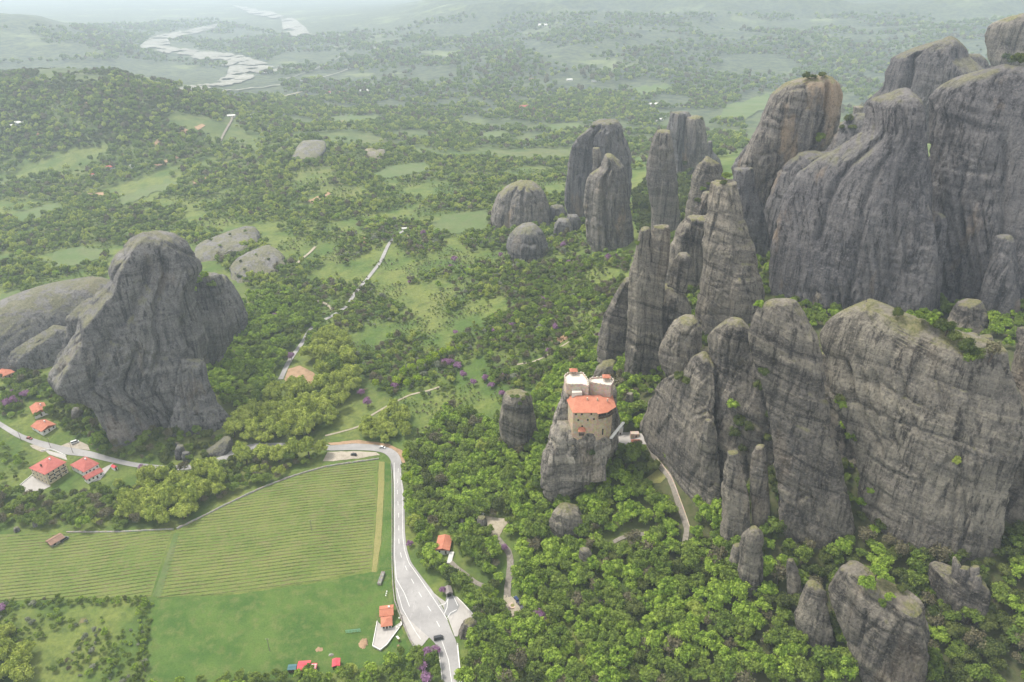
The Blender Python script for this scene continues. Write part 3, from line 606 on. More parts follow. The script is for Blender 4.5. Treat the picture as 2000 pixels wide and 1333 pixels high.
# --- boulders along the road by the massif
for i, (lb, rw) in enumerate([('tall split boulder on the road verge, the larger half', [(913,286,302),(922,282,306),(935,284,306),(945,286,304)]), ('lower half of the split boulder beside the road', [(920,268,282),(930,266,286),(945,270,286)]), ('leaning verge boulder under the massif trees', [(870,346,358),(882,340,362),(896,342,362)]), ('rounded verge boulder next to the leaning one', [(884,356,370),(892,354,374),(902,358,372)]), ('small grey stone above the leaning verge boulder', [(865,342,350),(870,340,352),(876,342,350)]), ('grey rock slab on the verge near the road bend', [(856,436,452),(868,424,456),(882,400,455)]), ('slanting grey stone in the bushes by the cottage', [(797,144,162),(804,140,165),(816,140,160)]), ('big pale block at the foot of the massif', [(822,208,226),(828,204,232),(838,206,232)]), ('upright grey stone in the bushes under the massif', [(810,300,320),(824,296,318),(836,298,312)]), ('white boulder in the hedge above the vineyard', [(1020,64,74),(1025,62,76),(1030,64,74)]), ('second white boulder in the hedge, by the barn', [(1030,28,36),(1034,26,40),(1040,28,38)])]):
    rock('boulder', lb, ((rw[-1][1] + rw[-1][2]) / 2, rw[-1][0] - 2), rw, 'grey', 0.85, 0.15, seed=110 + i, res=0.45, flute=0.2, ext=3, sq=2.9)
print('rocks', len(ROCKS), sum(len(o.data.polygons) for o in bpy.data.objects if o.type == 'MESH'), time.time() - T0)

# recessed walls closing the clefts between the fins
rock('rock_wall', 'dark recessed wall closing the gully beside the great fin', (1470, 950, 10), [(690,1452,1500),(740,1420,1520),(800,1398,1530),(900,1398,1540),(1000,1400,1545)], 'fin', 0.35, 0.22, seed=301, res=0.9, flute=1.2)
rock('rock_wall', 'shadowed ivy wall in the cleft between fin and broad cliff', (1650, 940, 10), [(690,1598,1640),(760,1600,1680),(850,1610,1700),(960,1620,1720)], 'fin', 0.35, 0.2, seed=302, res=0.9, flute=1.2)
rock('rock_wall', 'rear wall joining the needle group', (1290, 720, 12), [(560,1268,1330),(600,1240,1350),(660,1230,1352),(720,1228,1350),(770,1226,1340)], 'fin', 0.4, 0.12, seed=303, res=1.0)
rock('rock_wall', 'rear wall between the stacked head and the blunt fin', (1380, 880, 8), [(680,1360,1410),(740,1350,1420),(820,1350,1425),(900,1360,1430)], 'fin', 0.4, 0.12, seed=304, res=1.0)
rock('rock_wall', 'dark base wall under the saddle between the cliffs', (1560, 500, 12), [(300,1560,1640),(340,1520,1660),(400,1490,1660),(480,1480,1600)], 'wall', 0.4, 0.15, seed=305, res=1.2, flute=1.2)
rock('rock_wall', 'sloping rock saddle behind the cliff tower bushes', (1660, 430, 40), [(225,1660,1700),(250,1630,1720),(285,1600,1720),(340,1580,1720)], 'wall', 0.4, 0.3, seed=306, res=1.3)
rock('rock_wall', 'dark cleft wall at the frame edge beside the broad cliff', (2010, 900, 6), [(640,1985,2090),(700,1975,2100),(800,1970,2110),(900,1960,2110),(1040,1950,2110)], 'fin', 0.4, 0.12, seed=307, res=1.0, flute=1.2)
rock('rock_wall', 'rear wall behind the mossy block and the cone', (1350, 570, 8), [(425,1340,1400),(470,1312,1410),(540,1300,1420),(620,1292,1430),(680,1290,1420)], 'fin', 0.4, 0.10, seed=308, res=1.0)
rock('rock_wall', 'dark wedge between the cone and the cliff tower', (1462, 520, 10), [(330,1432,1470),(380,1428,1480),(440,1430,1500),(520,1440,1510)], 'wall', 0.5, 0.1, seed=309, res=1.1)
rock('rock_base', None, (1178, 925, 2), [(856,1160,1200),(870,1150,1204),(900,1145,1192),(935,1140,1172)], 'chalk', 0.6, 0.10, seed=193, res=0.6, parent=MON, cell=8)
rock('rock_base', None, (1112, 960, -11), [(842,1142,1160),(850,1126,1176),(862,1114,1196),(880,1108,1196),(905,1104,1184)], 'chalk', 0.3, 0.16, seed=194, res=0.55, parent=MON, cell=7, ext=10)
rock('rock_wall', 'low dark rock wall at the frame edge under the broad cliff', (2000, 1040, 4), [(850,1972,2100),(900,1965,2110),(980,1958,2110),(1080,1955,2110)], 'fin', 0.4, 0.1, seed=310, res=0.9, flute=1.2)

# ------------------------------------------------------------------ fields, roads, river: sheets draped on the ground
def resample(pts, n):
    pts = np.asarray(pts, float)
    d = np.concatenate([[0], np.cumsum(np.linalg.norm(np.diff(pts, axis=0), axis=1))])
    t = np.linspace(0, d[-1], n)
    return np.stack([np.interp(t, d, pts[:, k]) for k in range(pts.shape[1])], 1)
def smooth_path(pts, n, it=2):
    p = resample(pts, n)
    for _ in range(it):
        q = p.copy(); q[1:-1] = (p[:-2] + 2 * p[1:-1] + p[2:]) / 4; p = q
    return p
def drape(xy, off):
    return np.column_stack([xy, H(xy[:, 0], xy[:, 1]) + off + 0.0012 * np.maximum(0, xy[:, 1] - 500)])
def grid_mesh(name, P, mat, uvw=False):
    n, k = P.shape[:2]
    idx = np.arange(n * k).reshape(n, k)
    F = np.stack([idx[:-1, :-1], idx[:-1, 1:], idx[1:, 1:], idx[1:, :-1]], -1).reshape(-1, 4)
    return mesh_np(name, P.reshape(-1, 3), F, True)
def up_faces(me):
    if len(me.polygons) and np.mean([p.normal.z for p in me.polygons]) < 0: me.flip_normals()
    return me
def strip(name, left, right, mat, off=0.25, n=90, k=6):
    A, Bp = smooth_path(left, n), smooth_path(right, n)
    a, b = ground(A[:, 0], A[:, 1])[:, :2], ground(Bp[:, 0], Bp[:, 1])[:, :2]
    rows = [drape(a + (b - a) * t, off) for t in np.linspace(0, 1, k)]
    o = link(name, up_faces(grid_mesh(name, np.stack(rows, 1), mat)), mat)
    return tag(o, kind='structure')
def path_world(pix, n):
    p = resample(pix, max(n, 2 * len(pix)))
    w = ground(p[:, 0], p[:, 1])[:, :2]
    return smooth_path(w, n, 4)
def ribbon_xy(name, w, width, mat, off, k=3, parent=None, kind='structure'):
    t = np.gradient(w, axis=0); t /= np.linalg.norm(t, axis=1)[:, None] + 1e-9
    nn = np.stack([-t[:, 1], t[:, 0]], 1)
    width = np.broadcast_to(np.asarray(width, float), (len(w),))
    rows = [drape(w + nn * (s * width / 2)[:, None], off) for s in np.linspace(-1, 1, k)]
    o = link(name, up_faces(grid_mesh(name, np.stack(rows, 1), mat)), mat, parent)
    if kind: tag(o, kind=kind)
    return o
def ribbon(name, pix, width, mat, off=0.3, n=60, **kw):
    w = path_world(pix, n)
    jit = 1 + 0.12 * perlin(np.arange(n) / 4.0, 0.3, 0.7)
    return ribbon_xy(name, w, width * jit, mat, off, **kw)
def dens(poly, step):
    out = []
    for i in range(len(poly)):
        a, b = np.array(poly[i], float), np.array(poly[(i + 1) % len(poly)], float)
        m = max(1, int(np.linalg.norm(b - a) / step))
        out += [a + (b - a) * t / m for t in range(m)]
    return np.array(out)
def sheet(name, pix, mat, off=0.15, step=None, wob=0.0, kind='structure', holes=0.0):
    e = dens(pix, 5.0)
    if wob: e = e + wob * np.stack([perlin(e[:, 0] / 9, e[:, 1] / 9, 1.5), perlin(e[:, 0] / 9, e[:, 1] / 9, 7.5)], 1)
    w = ground(e[:, 0], e[:, 1])[:, :2]
    lo, hi = w.min(0), w.max(0)
    st = step or max(2.5, (hi - lo).max() / 45)
    gx, gy = np.meshgrid(np.arange(lo[0], hi[0], st), np.arange(lo[1], hi[1], st))
    gp = np.stack([gx.ravel(), gy.ravel()], 1)
    gp = gp[inpoly(gp[:, 0], gp[:, 1], [tuple(q) for q in w])]
    vs = [Vector(q) for q in np.concatenate([w, gp])]
    n = len(w)
    r = delaunay_2d_cdt(vs, [(i, (i + 1) % n) for i in range(n)], [], 1, 1e-4)
    xy = np.array([tuple(q) for q in r[0]])
    fcs = [tuple(f) for f in r[2]]
    if holes:
        cen = np.array([xy[list(f)].mean(0) for f in fcs])
        keep = fbm(cen[:, 0] / holes, cen[:, 1] / (holes * 2.2), 3.3, 3) < .26
        fcs = [f for f, k_ in zip(fcs, keep) if k_]
    me = mesh_np(name, drape(xy, off), fcs)
    up_faces(me)
    o = link(name, me, mat)
    return tag(o, kind=kind) if kind else o

def mat_field(name, a, b, c, s1=0.12, s2=1.2):
    m = NT(name); p = m.pos()
    x = m.mix(m.ramp(m.noise(p, s1 * .35, 5, .6), .35, .65), a, b)
    x = m.mix(m.ramp(m.noise(p, s1 * 1.6, 5, .65), .45, .7, 0, .8), x, c)
    x = m.mix(m.ramp(m.noise(p, s1 * .8, 6, .7), .56, .70, 0, .5), x, tuple(.6 * q for q in b))
    x = m.mix(m.ramp(m.noise(p, s2, 4, .7), .4, .7, 0, .45), x, tuple(.55 * q for q in a))
    m.set(Base_Color=x, Roughness=.95, Normal=m.bump(m.noise(p, s2, 4, .7), .6, .4))
    return m.mat
M['vineyard'] = mat_field('field_vineyard', (.104, .150, .030), (.148, .176, .044), (.170, .160, .066))
M['meadow'] = mat_field('field_meadow', (.048, .100, .017), (.084, .138, .027), (.128, .150, .044))
M['strip'] = mat_field('field_dry_strip', (.20, .19, .065), (.235, .21, .08), (.165, .175, .055))
M['farfield'] = mat_field('field_far', (.080, .125, .034), (.110, .142, .050), (.128, .142, .062), .04, .3)
M['earth'] = mat_field('bare_earth', (.30, .19, .11), (.36, .24, .15), (.22, .16, .09))
M['gravel'] = mat_field('gravel', (.33, .29, .23), (.40, .35, .28), (.26, .22, .16), .3, 2.5)
M['dust'] = mat_field('dirt_path', (.30, .26, .19), (.38, .33, .25), (.22, .20, .12), .3, 2.5)
M['path'] = mat_field('worn_path', (.20, .175, .145), (.26, .23, .19), (.13, .12, .085), .5, 2.5)
M['riverbed'] = mat_field('riverbed', (.22, .215, .185), (.30, .29, .25), (.11, .13, .08), .035, .12)
def mat_road(name, a, b):
    m = NT(name); p = m.pos()
    x = m.mix(m.ramp(m.noise(p, .06, 5, .6), .35, .65), a, b)
    x = m.mix(m.ramp(m.noise(p, .5, 5, .7), .5, .75, 0, .45), x, tuple(.7 * q for q in a))
    x = m.mix(m.ramp(m.noise(m.scale(p, (1, .2, 1)), .35, 5, .7), .58, .66, 0, .35), x, tuple(min(1, 1.3 * q) for q in b))
    m.set(Base_Color=x, Roughness=.85)
    return m.mat
M['asphalt'] = mat_road('old_asphalt', (.24, .23, .22), (.31, .297, .283))
M['asphalt2'] = mat_road('newer_asphalt', (.20, .195, .19), (.25, .245, .24))
M['concrete'] = mat_road('pale_concrete', (.31, .29, .265), (.38, .355, .325))
M['paint'] = plain('road_paint', (.62, .61, .58), .7, .15)
M['white'] = plain('white_plaster', (.72, .70, .66), .85, .06)

VR = [(345,1036),(395,1012),(450,984),(520,952),(580,930),(640,913),(738,899),(735,1000),(726,1112),(600,1139),(450,1160),(306,1168)]
VL = [(-80,1048),(60,1042),(180,1041),(336,1040),(294,1167),(150,1171),(-80,1176)]
LM = [(304,1172),(450,1163),(600,1142),(735,1116),(764,1114),(766,1190),(786,1230),(800,1275),(740,1300),(600,1322),(420,1333),(285,1340),(290,1250)]
sheet('vineyard_field', VR, M['vineyard'], .12, 4)
sheet('vineyard_field', VL, M['vineyard'], .12, 4)
sheet('meadow_field', LM, M['meadow'], .10, 4, 1.5)
sheet('dry_grass_strip', [(740,902),(751,903),(749,980),(744,1060),(735,1118),(726,1118),(733,1040),(738,960)], M['strip'], .16, 3, .8)
sheet('field_track', [(340,1042),(350,1042),(338,1090),(314,1166),(298,1166),(318,1110)], M['farfield'], .18, 3, .5)
sheet('verge_grass', [(752,904),(766,906),(766,1112),(738,1116),(746,1060),(751,980)], M['meadow'], .14, 3)
FARF = [[(105,492),(150,484),(202,490),(205,505),(140,526),(100,520)], [(838,440),(880,420),(950,410),(958,430),(950,452),(890,458),(845,455)], [(722,345),(760,326),(830,318),(842,330),(800,345),(740,352)], [(0,575),(40,566),(45,580),(0,596)],
        [(1420,205),(1500,185),(1520,200),(1450,235),(1400,240)], [(1230,175),(1300,165),(1320,175),(1250,188)], [(930,262),(990,258),(1010,268),(950,278)], [(20,420),(110,396),(130,410),(40,440)],
        [(640,230),(740,226),(760,236),(660,246)], [(1060,245),(1130,240),(1150,252),(1080,258)], [(230,388),(330,352),(350,362),(280,388),(240,402)]]
for f in FARF: sheet('far_field', f, M['farfield'], .3, None, 6)
sheet('ploughed_field', [(140,392),(160,380),(212,377),(208,386),(175,392)], M['earth'], .4, None, 1)
sheet('bare_earth', [(556,742),(562,722),(585,714),(612,728),(622,740),(600,756),(570,762)], M['earth'], .25, 3, 2)
for f in ([(330,265),(360,252),(372,258),(345,275)], [(380,250),(395,243),(402,247),(388,256)], [(300,280),(312,268),(314,280),(303,288)], [(300,322),(345,306),(350,310),(310,326)], [(375,356),(402,348),(405,352),(380,360)], [(150,205),(170,200),(172,206),(155,211)], [(50,262),(80,256),(84,264),(58,270)], [(700,470),(712,460),(716,480),(706,492)], [(1075,665),(1105,655),(1112,662),(1085,674)], [(640,240),(670,236),(672,240),(645,245)], [(600,395),(640,376),(646,380),(612,400)]):
    sheet('bare_earth', f, M['earth'], .3, None, 2)
# the road, its junction apron and the lay-by
ROAD_L = [(647,881),(689,880),(726,881),(749,885),(761,894),(766,909),(769,943),(769,996),(769,1041),(768,1087),(771,1132),(774,1170),(783,1196),(800,1212),(822,1232),(845,1252),(857,1268),(862,1302),(868,1345)]
ROAD_R = [(647,871),(696,867),(741,870),(768,878),(781,890),(785,906),(783,928),(786,943),(790,966),(790,992),(791,1041),(794,1071),(802,1098),(821,1124),(847,1158),(866,1190),(876,1218),(884,1238),(891,1252),(896,1279),(901,1345)]
strip('road', ROAD_L, ROAD_R, M['asphalt'], .30, 120, 7)
sheet('road_apron', [(771,1136),(783,1140),(800,1150),(824,1180),(850,1215),(872,1250),(852,1258),(838,1246),(825,1262),(813,1266),(802,1249),(790,1222),(781,1196),(774,1170)], M['concrete'], .24, 2.5)
sheet('junction_apron', [(846,1158),(858,1168),(870,1176),(878,1166),(892,1166),(908,1184),(926,1204),(912,1214),(898,1228),(894,1244),(888,1244),(878,1216),(866,1186)], M['concrete'], .24, 2.5)
sheet('gate_drive', [(872,1166),(886,1164),(898,1184),(892,1196),(874,1206),(866,1196)], M['asphalt2'], .33, 2)
sheet('lay_by', [(640,883),(690,882),(735,884),(742,889),(700,896),(650,901),(630,902)], M['gravel'], .18, 2.5, .8)
sheet('road_verge', [(640,866),(700,860),(760,868),(785,880),(792,905),(786,906),(780,890),(768,878),(741,870),(696,867),(646,870)], M['earth'], .2, 2.5, 1)
WR_U = [(-40,800),(0,824),(26,840),(47,851),(78,861),(125,873),(177,882),(221,895),(260,904),(312,910),(364,910),(403,902),(437,891),(456,878),(500,866),(580,866),(647,871)]
WR_D = [(-40,812),(0,835),(30,854),(62,868),(99,880),(130,889),(169,893),(208,902),(260,913),(307,919),(364,919),(406,911),(442,900),(464,886),(510,877),(585,876),(647,881)]
strip('road', WR_U, WR_D, M['asphalt'], .30, 120, 4)
sheet('lay_by', [(118,872),(132,866),(150,860),(172,870),(176,880),(150,878)], M['gravel'], .22, 2.5, .6)
sheet('house_terrace', [(85,878),(100,882),(128,890),(132,900),(96,888)], M['concrete'], .22, 2.5)
sheet('house_terrace', [(176,924),(196,918),(222,905),(214,916),(196,938),(182,942)], M['concrete'], .22, 2.5)
sheet('house_terrace', [(36,950),(62,930),(100,950),(84,958),(50,962)], M['concrete'], .22, 2.5)
sheet('house_terrace', [(58,870),(75,868),(96,880),(82,884),(64,876)], M['gravel'], .2, 2.5)
FR = [(800,449),(790,452),(776,458),(765,470),(757,482),(750,498),(744,512),(730,530),(716,548),(700,565),(688,582),(680,598),(655,615),(625,630),(606,642),(600,655),(588,675),(574,692),(560,715),(548,742)]
ribbon('road', FR, 4.0, M['asphalt'], .4, 90, k=4)
ribbon('track', [(616,483),(606,494),(592,505),(580,516)], 3.2, M['dust'], .4, 24)
ribbon('track', [(590,585),(615,588),(636,594),(650,606)], 3.0, M['dust'], .4, 24)
ribbon('footpath', [(635,852),(660,846),(700,835),(725,812),(760,792),(800,772),(840,763),(870,752)], 1.7, M['dust'], .3, 60)
ribbon('footpath', [(1008,713),(1040,708),(1062,699),(1112,668)], 1.7, M['dust'], .3, 40)
ribbon('footpath', [(792,458),(798,466),(802,474)], 3, M['dust'], .4, 12)
ribbon('far_road', [(455,228),(452,238),(445,250),(438,262),(431,277)], 3.6, M['path'], .8, 30)
ribbon('far_road', [(345,182),(450,179),(560,166),(640,151),(700,131),(738,112),(742,103),(725,92),(690,84),(640,74),(590,66),(565,52)], 9, M['riverbed'], 1.5, 90)
ribbon('far_road', [(555,158),(610,140),(650,122),(676,106),(672,97),(640,91)], 6, M['riverbed'], 1.5, 50)
ribbon('far_road', [(548,200),(552,190),(590,182),(615,173)], 6, M['dust'], 1.2, 30)
sheet('riverbed', [(437,47),(367,61),(297,75),(276,93),(290,103),(336,105),(378,115),(420,124),(448,131),(444,150),(416,164),(350,173),(332,177),(360,182),(420,173),(469,164),(490,157),(504,145),(542,143),(544,131),(507,121),(455,107),(385,101),(332,93),(332,82),(371,68),(413,61)], M['riverbed'], 1.5, 10, 4, holes=48)
sheet('riverbed', [(448,10),(469,19),(490,30),(539,37),(556,33),(525,24),(490,19)], M['riverbed'], 2, 26, 3, holes=110)
sheet('riverbed', [(548,36),(552,62),(580,78),(608,72),(590,50),(575,38)], M['riverbed'], 2, 26, 3, holes=110)
# paths under the monastery
PLATEAU = [(932,1012),(946,1008),(968,1012),(998,1016),(984,1032),(975,1050),(978,1062),(968,1060),(958,1042),(948,1027),(936,1025)]
sheet('viewpoint_clearing', PLATEAU, M['dust'], .3, 2, .8)
ribbon('path', [(970,1052),(980,1064),(992,1076),(996,1088),(997,1105),(994,1130),(991,1150),(991,1172)], 3.6, M['path'], .35, 50)
sheet('path_end_circle', [(984,1164),(996,1164),(1010,1174),(1020,1190),(1014,1202),(998,1206),(986,1196),(982,1180)], M['dust'], .35, 2, .8)
ribbon('path', [(880,1098),(890,1108),(909,1122),(927,1138),(945,1146)], 2.4, M['path'], .35, 30)
ribbon('path', [(1262,858),(1270,876),(1280,898),(1292,915),(1306,930),(1316,955),(1325,985),(1335,1012),(1342,1035),(1336,1066)], 2.7, M['path'], .4, 70)
ribbon('path', [(1198,1060),(1215,1051),(1235,1046),(1258,1044)], 2.2, M['path'], .4, 20)
sheet('forecourt', [(1196,868),(1204,852),(1216,846),(1240,846),(1262,850),(1272,868),(1256,870),(1238,866),(1216,872),(1204,874)], M['concrete'], .4, 2)
sheet('terrace_lawn', [(1262,935),(1285,918),(1302,932),(1290,945),(1266,945)], M['strip'], .35, 2, 1)
# road paint
def lane(pix, wd=.16, dash=None, n=160):
    w = path_world(pix, n)
    seg = np.concatenate([[0], np.cumsum(np.linalg.norm(np.diff(w, axis=0), axis=1))])
    if dash is None: ribbon_xy('road_marking', w, wd, M['paint'], .36, 2); return
    s = 0
    while s < seg[-1] - dash[0]:
        t = np.linspace(s, s + dash[0], 5)
        ribbon_xy('road_marking', np.stack([np.interp(t, seg, w[:, 0]), np.interp(t, seg, w[:, 1])], 1), wd, M['paint'], .36, 2)
        s += sum(dash)
lane([(778,916),(776,960),(779,1010),(779,1060),(784,1090),(800,1126),(822,1165),(845,1200),(862,1232)], .26, (4, 7))
lane([(862,1250),(876,1290),(884,1345)], .26)
lane([(783,925),(786,960),(786,1010),(787,1050),(790,1075),(798,1100),(818,1128),(845,1168),(874,1212)], .24)
lane([(770,905),(771,960),(771,1040),(771,1090),(774,1132),(790,1160),(800,1186)], .24)
lane([(775,1150),(786,1190),(800,1215),(812,1236),(822,1250)], .24)
lane([(858,1184),(870,1180),(876,1170)], .3); lane([(868,1200),(873,1188),(875,1172)], .3); lane([(874,1208),(880,1198),(892,1192)], .3); lane([(894,1184),(886,1166)], .3)
lane([(856,1270),(860,1300),(865,1345)], .24); lane([(893,1262),(897,1300),(902,1345)], .24)
# vine rows
ORD = ['', 'second ', 'third ', 'fourth ', 'fifth ', 'sixth ', 'seventh ', 'eighth ', 'ninth ', 'tenth ', 'eleventh ', 'twelfth ', 'thirteenth ', 'fourteenth ', 'fifteenth ', 'sixteenth ', 'seventeenth ', 'eighteenth ', 'nineteenth ', 'twentieth '] + [q + ' ' for q in ('twenty-first twenty-second twenty-third twenty-fourth twenty-fifth twenty-sixth twenty-seventh twenty-eighth twenty-ninth thirtieth thirty-first thirty-second thirty-third thirty-fourth thirty-fifth thirty-sixth thirty-seventh thirty-eighth thirty-ninth fortieth').split()]
def mat_vine():
    m = NT('vine_foliage'); p = m.pos()
    x = m.mix(m.ramp(m.noise(p, .5, 4, .7), .35, .65), (.072, .102, .026), (.125, .138, .044))
    m.set(Base_Color=m.mix(m.ramp(m.noise(p, .09, 3, .6), .45, .7, 0, .7), x, (.15, .125, .065)), Roughness=.95)
    return m.mat
M['vine'] = mat_vine()
def vine_rows(poly, p0, p1, label, group, seed):
    a, b = at_z(*p0, 0.5)[:2], at_z(*p1, 0.5)[:2]
    d = (b - a) / np.linalg.norm(b - a); nn = np.array([-d[1], d[0]])
    rs = np.random.RandomState(seed)
    W = np.array([at_z(u, v, 0.5)[:2] for u, v in poly])
    lo, hi = ((W - a) @ nn).min(), ((W - a) @ nn).max()
    t0, t1 = ((W - a) @ d).min(), ((W - a) @ d).max()
    cnt = 0
    for r in np.arange(lo + 2.0, hi - 1.2, 2.55):
        t = np.arange(t0, t1, 1.1)
        q = a + d * t[:, None] + nn * (r + .35 * perlin(t / 25, r, .4))[:, None]
        u, v, _ = proj(np.column_stack([q, H(q[:, 0], q[:, 1])]))
        ok = inpoly(u, v, poly)
        if ok.sum() < 6: continue
        q = q[ok]
        n = len(q)
        hgt = .26 + .18 * rs.rand(n) * (rs.rand(n) > .12); wd = .34 + .12 * rs.rand(n); hgt *= np.clip(.9 + .7 * perlin(q[:, 0] / 14, q[:, 1] / 14, 2.2), .3, 1.2)
        hgt[[0, -1]] = .05
        base = H(q[:, 0], q[:, 1])
        prof = [(-1, 0), (-.75, .7), (.1, 1), (.8, .6), (1, 0)]
        P = np.stack([np.column_stack([q + nn * (s * wd)[:, None] + .1 * rs.randn(n, 2), base + .10 + z * hgt]) for s, z in prof], 1)
        o = q[0]; org = np.array([o[0], o[1], base[0]])
        ob = link('vine_row', grid_mesh('vine_row', P - org, None), M['vine'])
        ob.data.polygons.foreach_set('use_smooth', np.zeros(len(ob.data.polygons), bool))
        ob.location = org
        tag(ob, (ORD[cnt] or 'first ') + label, 'vines', group); cnt += 1
vine_rows(VR, (500,1105), (720,1078), 'vine row up from the lower meadow in the roadside plot', 'vine rows of the roadside plot', 1)
vine_rows(VL, (0,1104), (326,1065), 'vine row up from the scrub hedge in the stone barn plot', 'vine rows of the barn plot', 2)
print('fields', time.time() - T0)

# ------------------------------------------------------------------ buildings
class MB:
    """collects boxes, prisms and tubes into one mesh"""
    def __init__(s): s.v, s.f = [], []
    def add(s, vs, fs):
        n = len(s.v); s.v += [tuple(map(float, q)) for q in vs]; s.f += [tuple(i + n for i in q) for q in fs]; return s
    def box(s, c, d, rz=0.0):
        x, y, z = d[0] / 2, d[1] / 2, d[2] / 2; co, si = math.cos(rz), math.sin(rz)
        vs = [(c[0] + a * x * co - b * y * si, c[1] + a * x * si + b * y * co, c[2] + e * z) for e in (-1, 1) for a, b in ((-1, -1), (1, -1), (1, 1), (-1, 1))]
        return s.add(vs, [(3, 2, 1, 0), (4, 5, 6, 7), (0, 1, 5, 4), (1, 2, 6, 5), (2, 3, 7, 6), (3, 0, 4, 7)])
    def prism(s, poly, z0, z1):
        n = len(poly)
        a = sum(poly[i][0] * poly[(i + 1) % n][1] - poly[(i + 1) % n][0] * poly[i][1] for i in range(n))
        if a < 0: poly = poly[::-1]
        zz = lambda z, i: z[i] if hasattr(z, '__len__') else z
        vs = [(p[0], p[1], zz(z0, i)) for i, p in enumerate(poly)] + [(p[0], p[1], zz(z1, i)) for i, p in enumerate(poly)]
        return s.add(vs, [tuple(range(n))[::-1], tuple(range(n, 2 * n))] + [(i, (i + 1) % n, n + (i + 1) % n, n + i) for i in range(n)])
    def cyl(s, c, r, h, n=10, r2=None, axis='z'):
        r2 = r if r2 is None else r2
        vs = []
        for t, rr in ((0, r), (1, r2)):
            for k in range(n):
                a = 2 * math.pi * k / n; p, q = rr * math.cos(a), rr * math.sin(a)
                vs.append((c[0] + p, c[1] + q, c[2] + h * t) if axis == 'z' else ((c[0] + p, c[1] + h * t, c[2] + q) if axis == 'y' else (c[0] + h * t, c[1] + p, c[2] + q)))
        fs = [tuple(range(n))[::-1], tuple(range(n, 2 * n))] + [(k, (k + 1) % n, n + (k + 1) % n, n + k) for k in range(n)]
        return s.add(vs, fs)
    def build(s, name, mat, parent=None, smooth=False):
        me = mesh_np(name, s.v, s.f, smooth)
        bm = bmesh.new(); bm.from_mesh(me); bmesh.ops.recalc_face_normals(bm, faces=bm.faces); bm.to_mesh(me); bm.free()
        return link(name, me, mat, parent)
def mat_roof(name, a, b):
    m = NT(name); tc = m.n('ShaderNodeTexCoord').outputs['Object']; p = m.pos()
    w = m.n('ShaderNodeTexWave'); w.wave_type = 'BANDS'; w.bands_direction = 'X'; m.put(w.inputs['Vector'], tc); m.put(w.inputs['Scale'], 1.1); m.put(w.inputs['Distortion'], .6)
    c = m.mix(m.ramp(m.noise(p, .35, 5, .65), .3, .7), a, b)
    c = m.mix(m.ramp(m.noise(p, 1.6, 4, .7), .5, .75, 0, .5), c, tuple(.6 * q for q in a))
    m.set(Base_Color=c, Roughness=.9, Normal=m.bump(w.outputs['Fac'], .4, .12))
    return m.mat
M['roof_orange'] = mat_roof('roof_tiles_orange', (.38, .140, .085), (.45, .185, .115))
M['roof_red'] = mat_roof('roof_tiles_red', (.33, .095, .080), (.41, .135, .11))
M['roof_brick'] = mat_roof('roof_tiles_weathered', (.33, .12, .075), (.42, .17, .11))
M['roof_bright'] = mat_roof('roof_sheet_red', (.52, .065, .085), (.58, .10, .11))
M['roof_teal'] = mat_roof('roof_sheet_teal', (.06, .135, .15), (.09, .17, .18))
M['roof_grey'] = mat_roof('roof_slabs_grey', (.19, .17, .155), (.25, .22, .20))
M['roof_barn'] = mat_roof('roof_tiles_barn', (.20, .125, .09), (.27, .165, .12))
def mat_stone(name, a, b, sc=.9):
    m = NT(name); p = m.pos()
    v = m.n('ShaderNodeTexVoronoi'); m.put(v.inputs['Vector'], p); m.put(v.inputs['Scale'], sc)
    c = m.mix(m.ramp(m.noise(p, .5, 5, .65), .3, .7), a, b)
    c = m.mix(.22, c, v.outputs['Color'], 'SOFT_LIGHT')
    c = m.mix(m.ramp(m.noise(m.scale(p, (.9, .9, .15)), 1, 4, .7), .55, .75, 0, .5), c, tuple(.6 * q for q in a))
    m.set(Base_Color=c, Roughness=.95, Normal=m.bump(v.outputs['Distance'], .4, .15))
    return m.mat
M['stone'] = mat_stone('monastery_stone', (.36, .27, .175), (.44, .35, .24))
M['stone_pink'] = mat_stone('terrace_stone', (.40, .30, .23), (.47, .38, .30))
M['rubble'] = mat_stone('rubble_wall', (.20, .185, .16), (.30, .28, .24), 1.6)
M['cream'] = plain('cream_plaster', (.50, .42, .28), .85, .07)
M['offwhite'] = plain('offwhite_plaster', (.62, .60, .56), .85, .07)
M['deck'] = plain('limewashed_deck', (.53, .49, .42), .8, .14, .5)
M['wood'] = plain('dark_wood', (.085, .06, .042), .85, .3, 1.5)
M['polewood'] = plain('pole_wood', (.16, .14, .12), .9, .25, 1.5)
M['pane'] = plain('window_pane', (.02, .024, .028), .25, .1, 1, .5)
M['dark'] = plain('dark_interior', (.018, .017, .016), .9, .1)
M['metal'] = plain('galvanised_metal', (.42, .43, .43), .5, .1, 1, .5)
M['greenmetal'] = plain('green_paint', (.16, .36, .28), .6, .1)
M['tyre'] = plain('tyre_rubber', (.018, .018, .018), .85, .1)
M['lampglass'] = plain('lamp_globe', (.75, .74, .70), .4, .03)

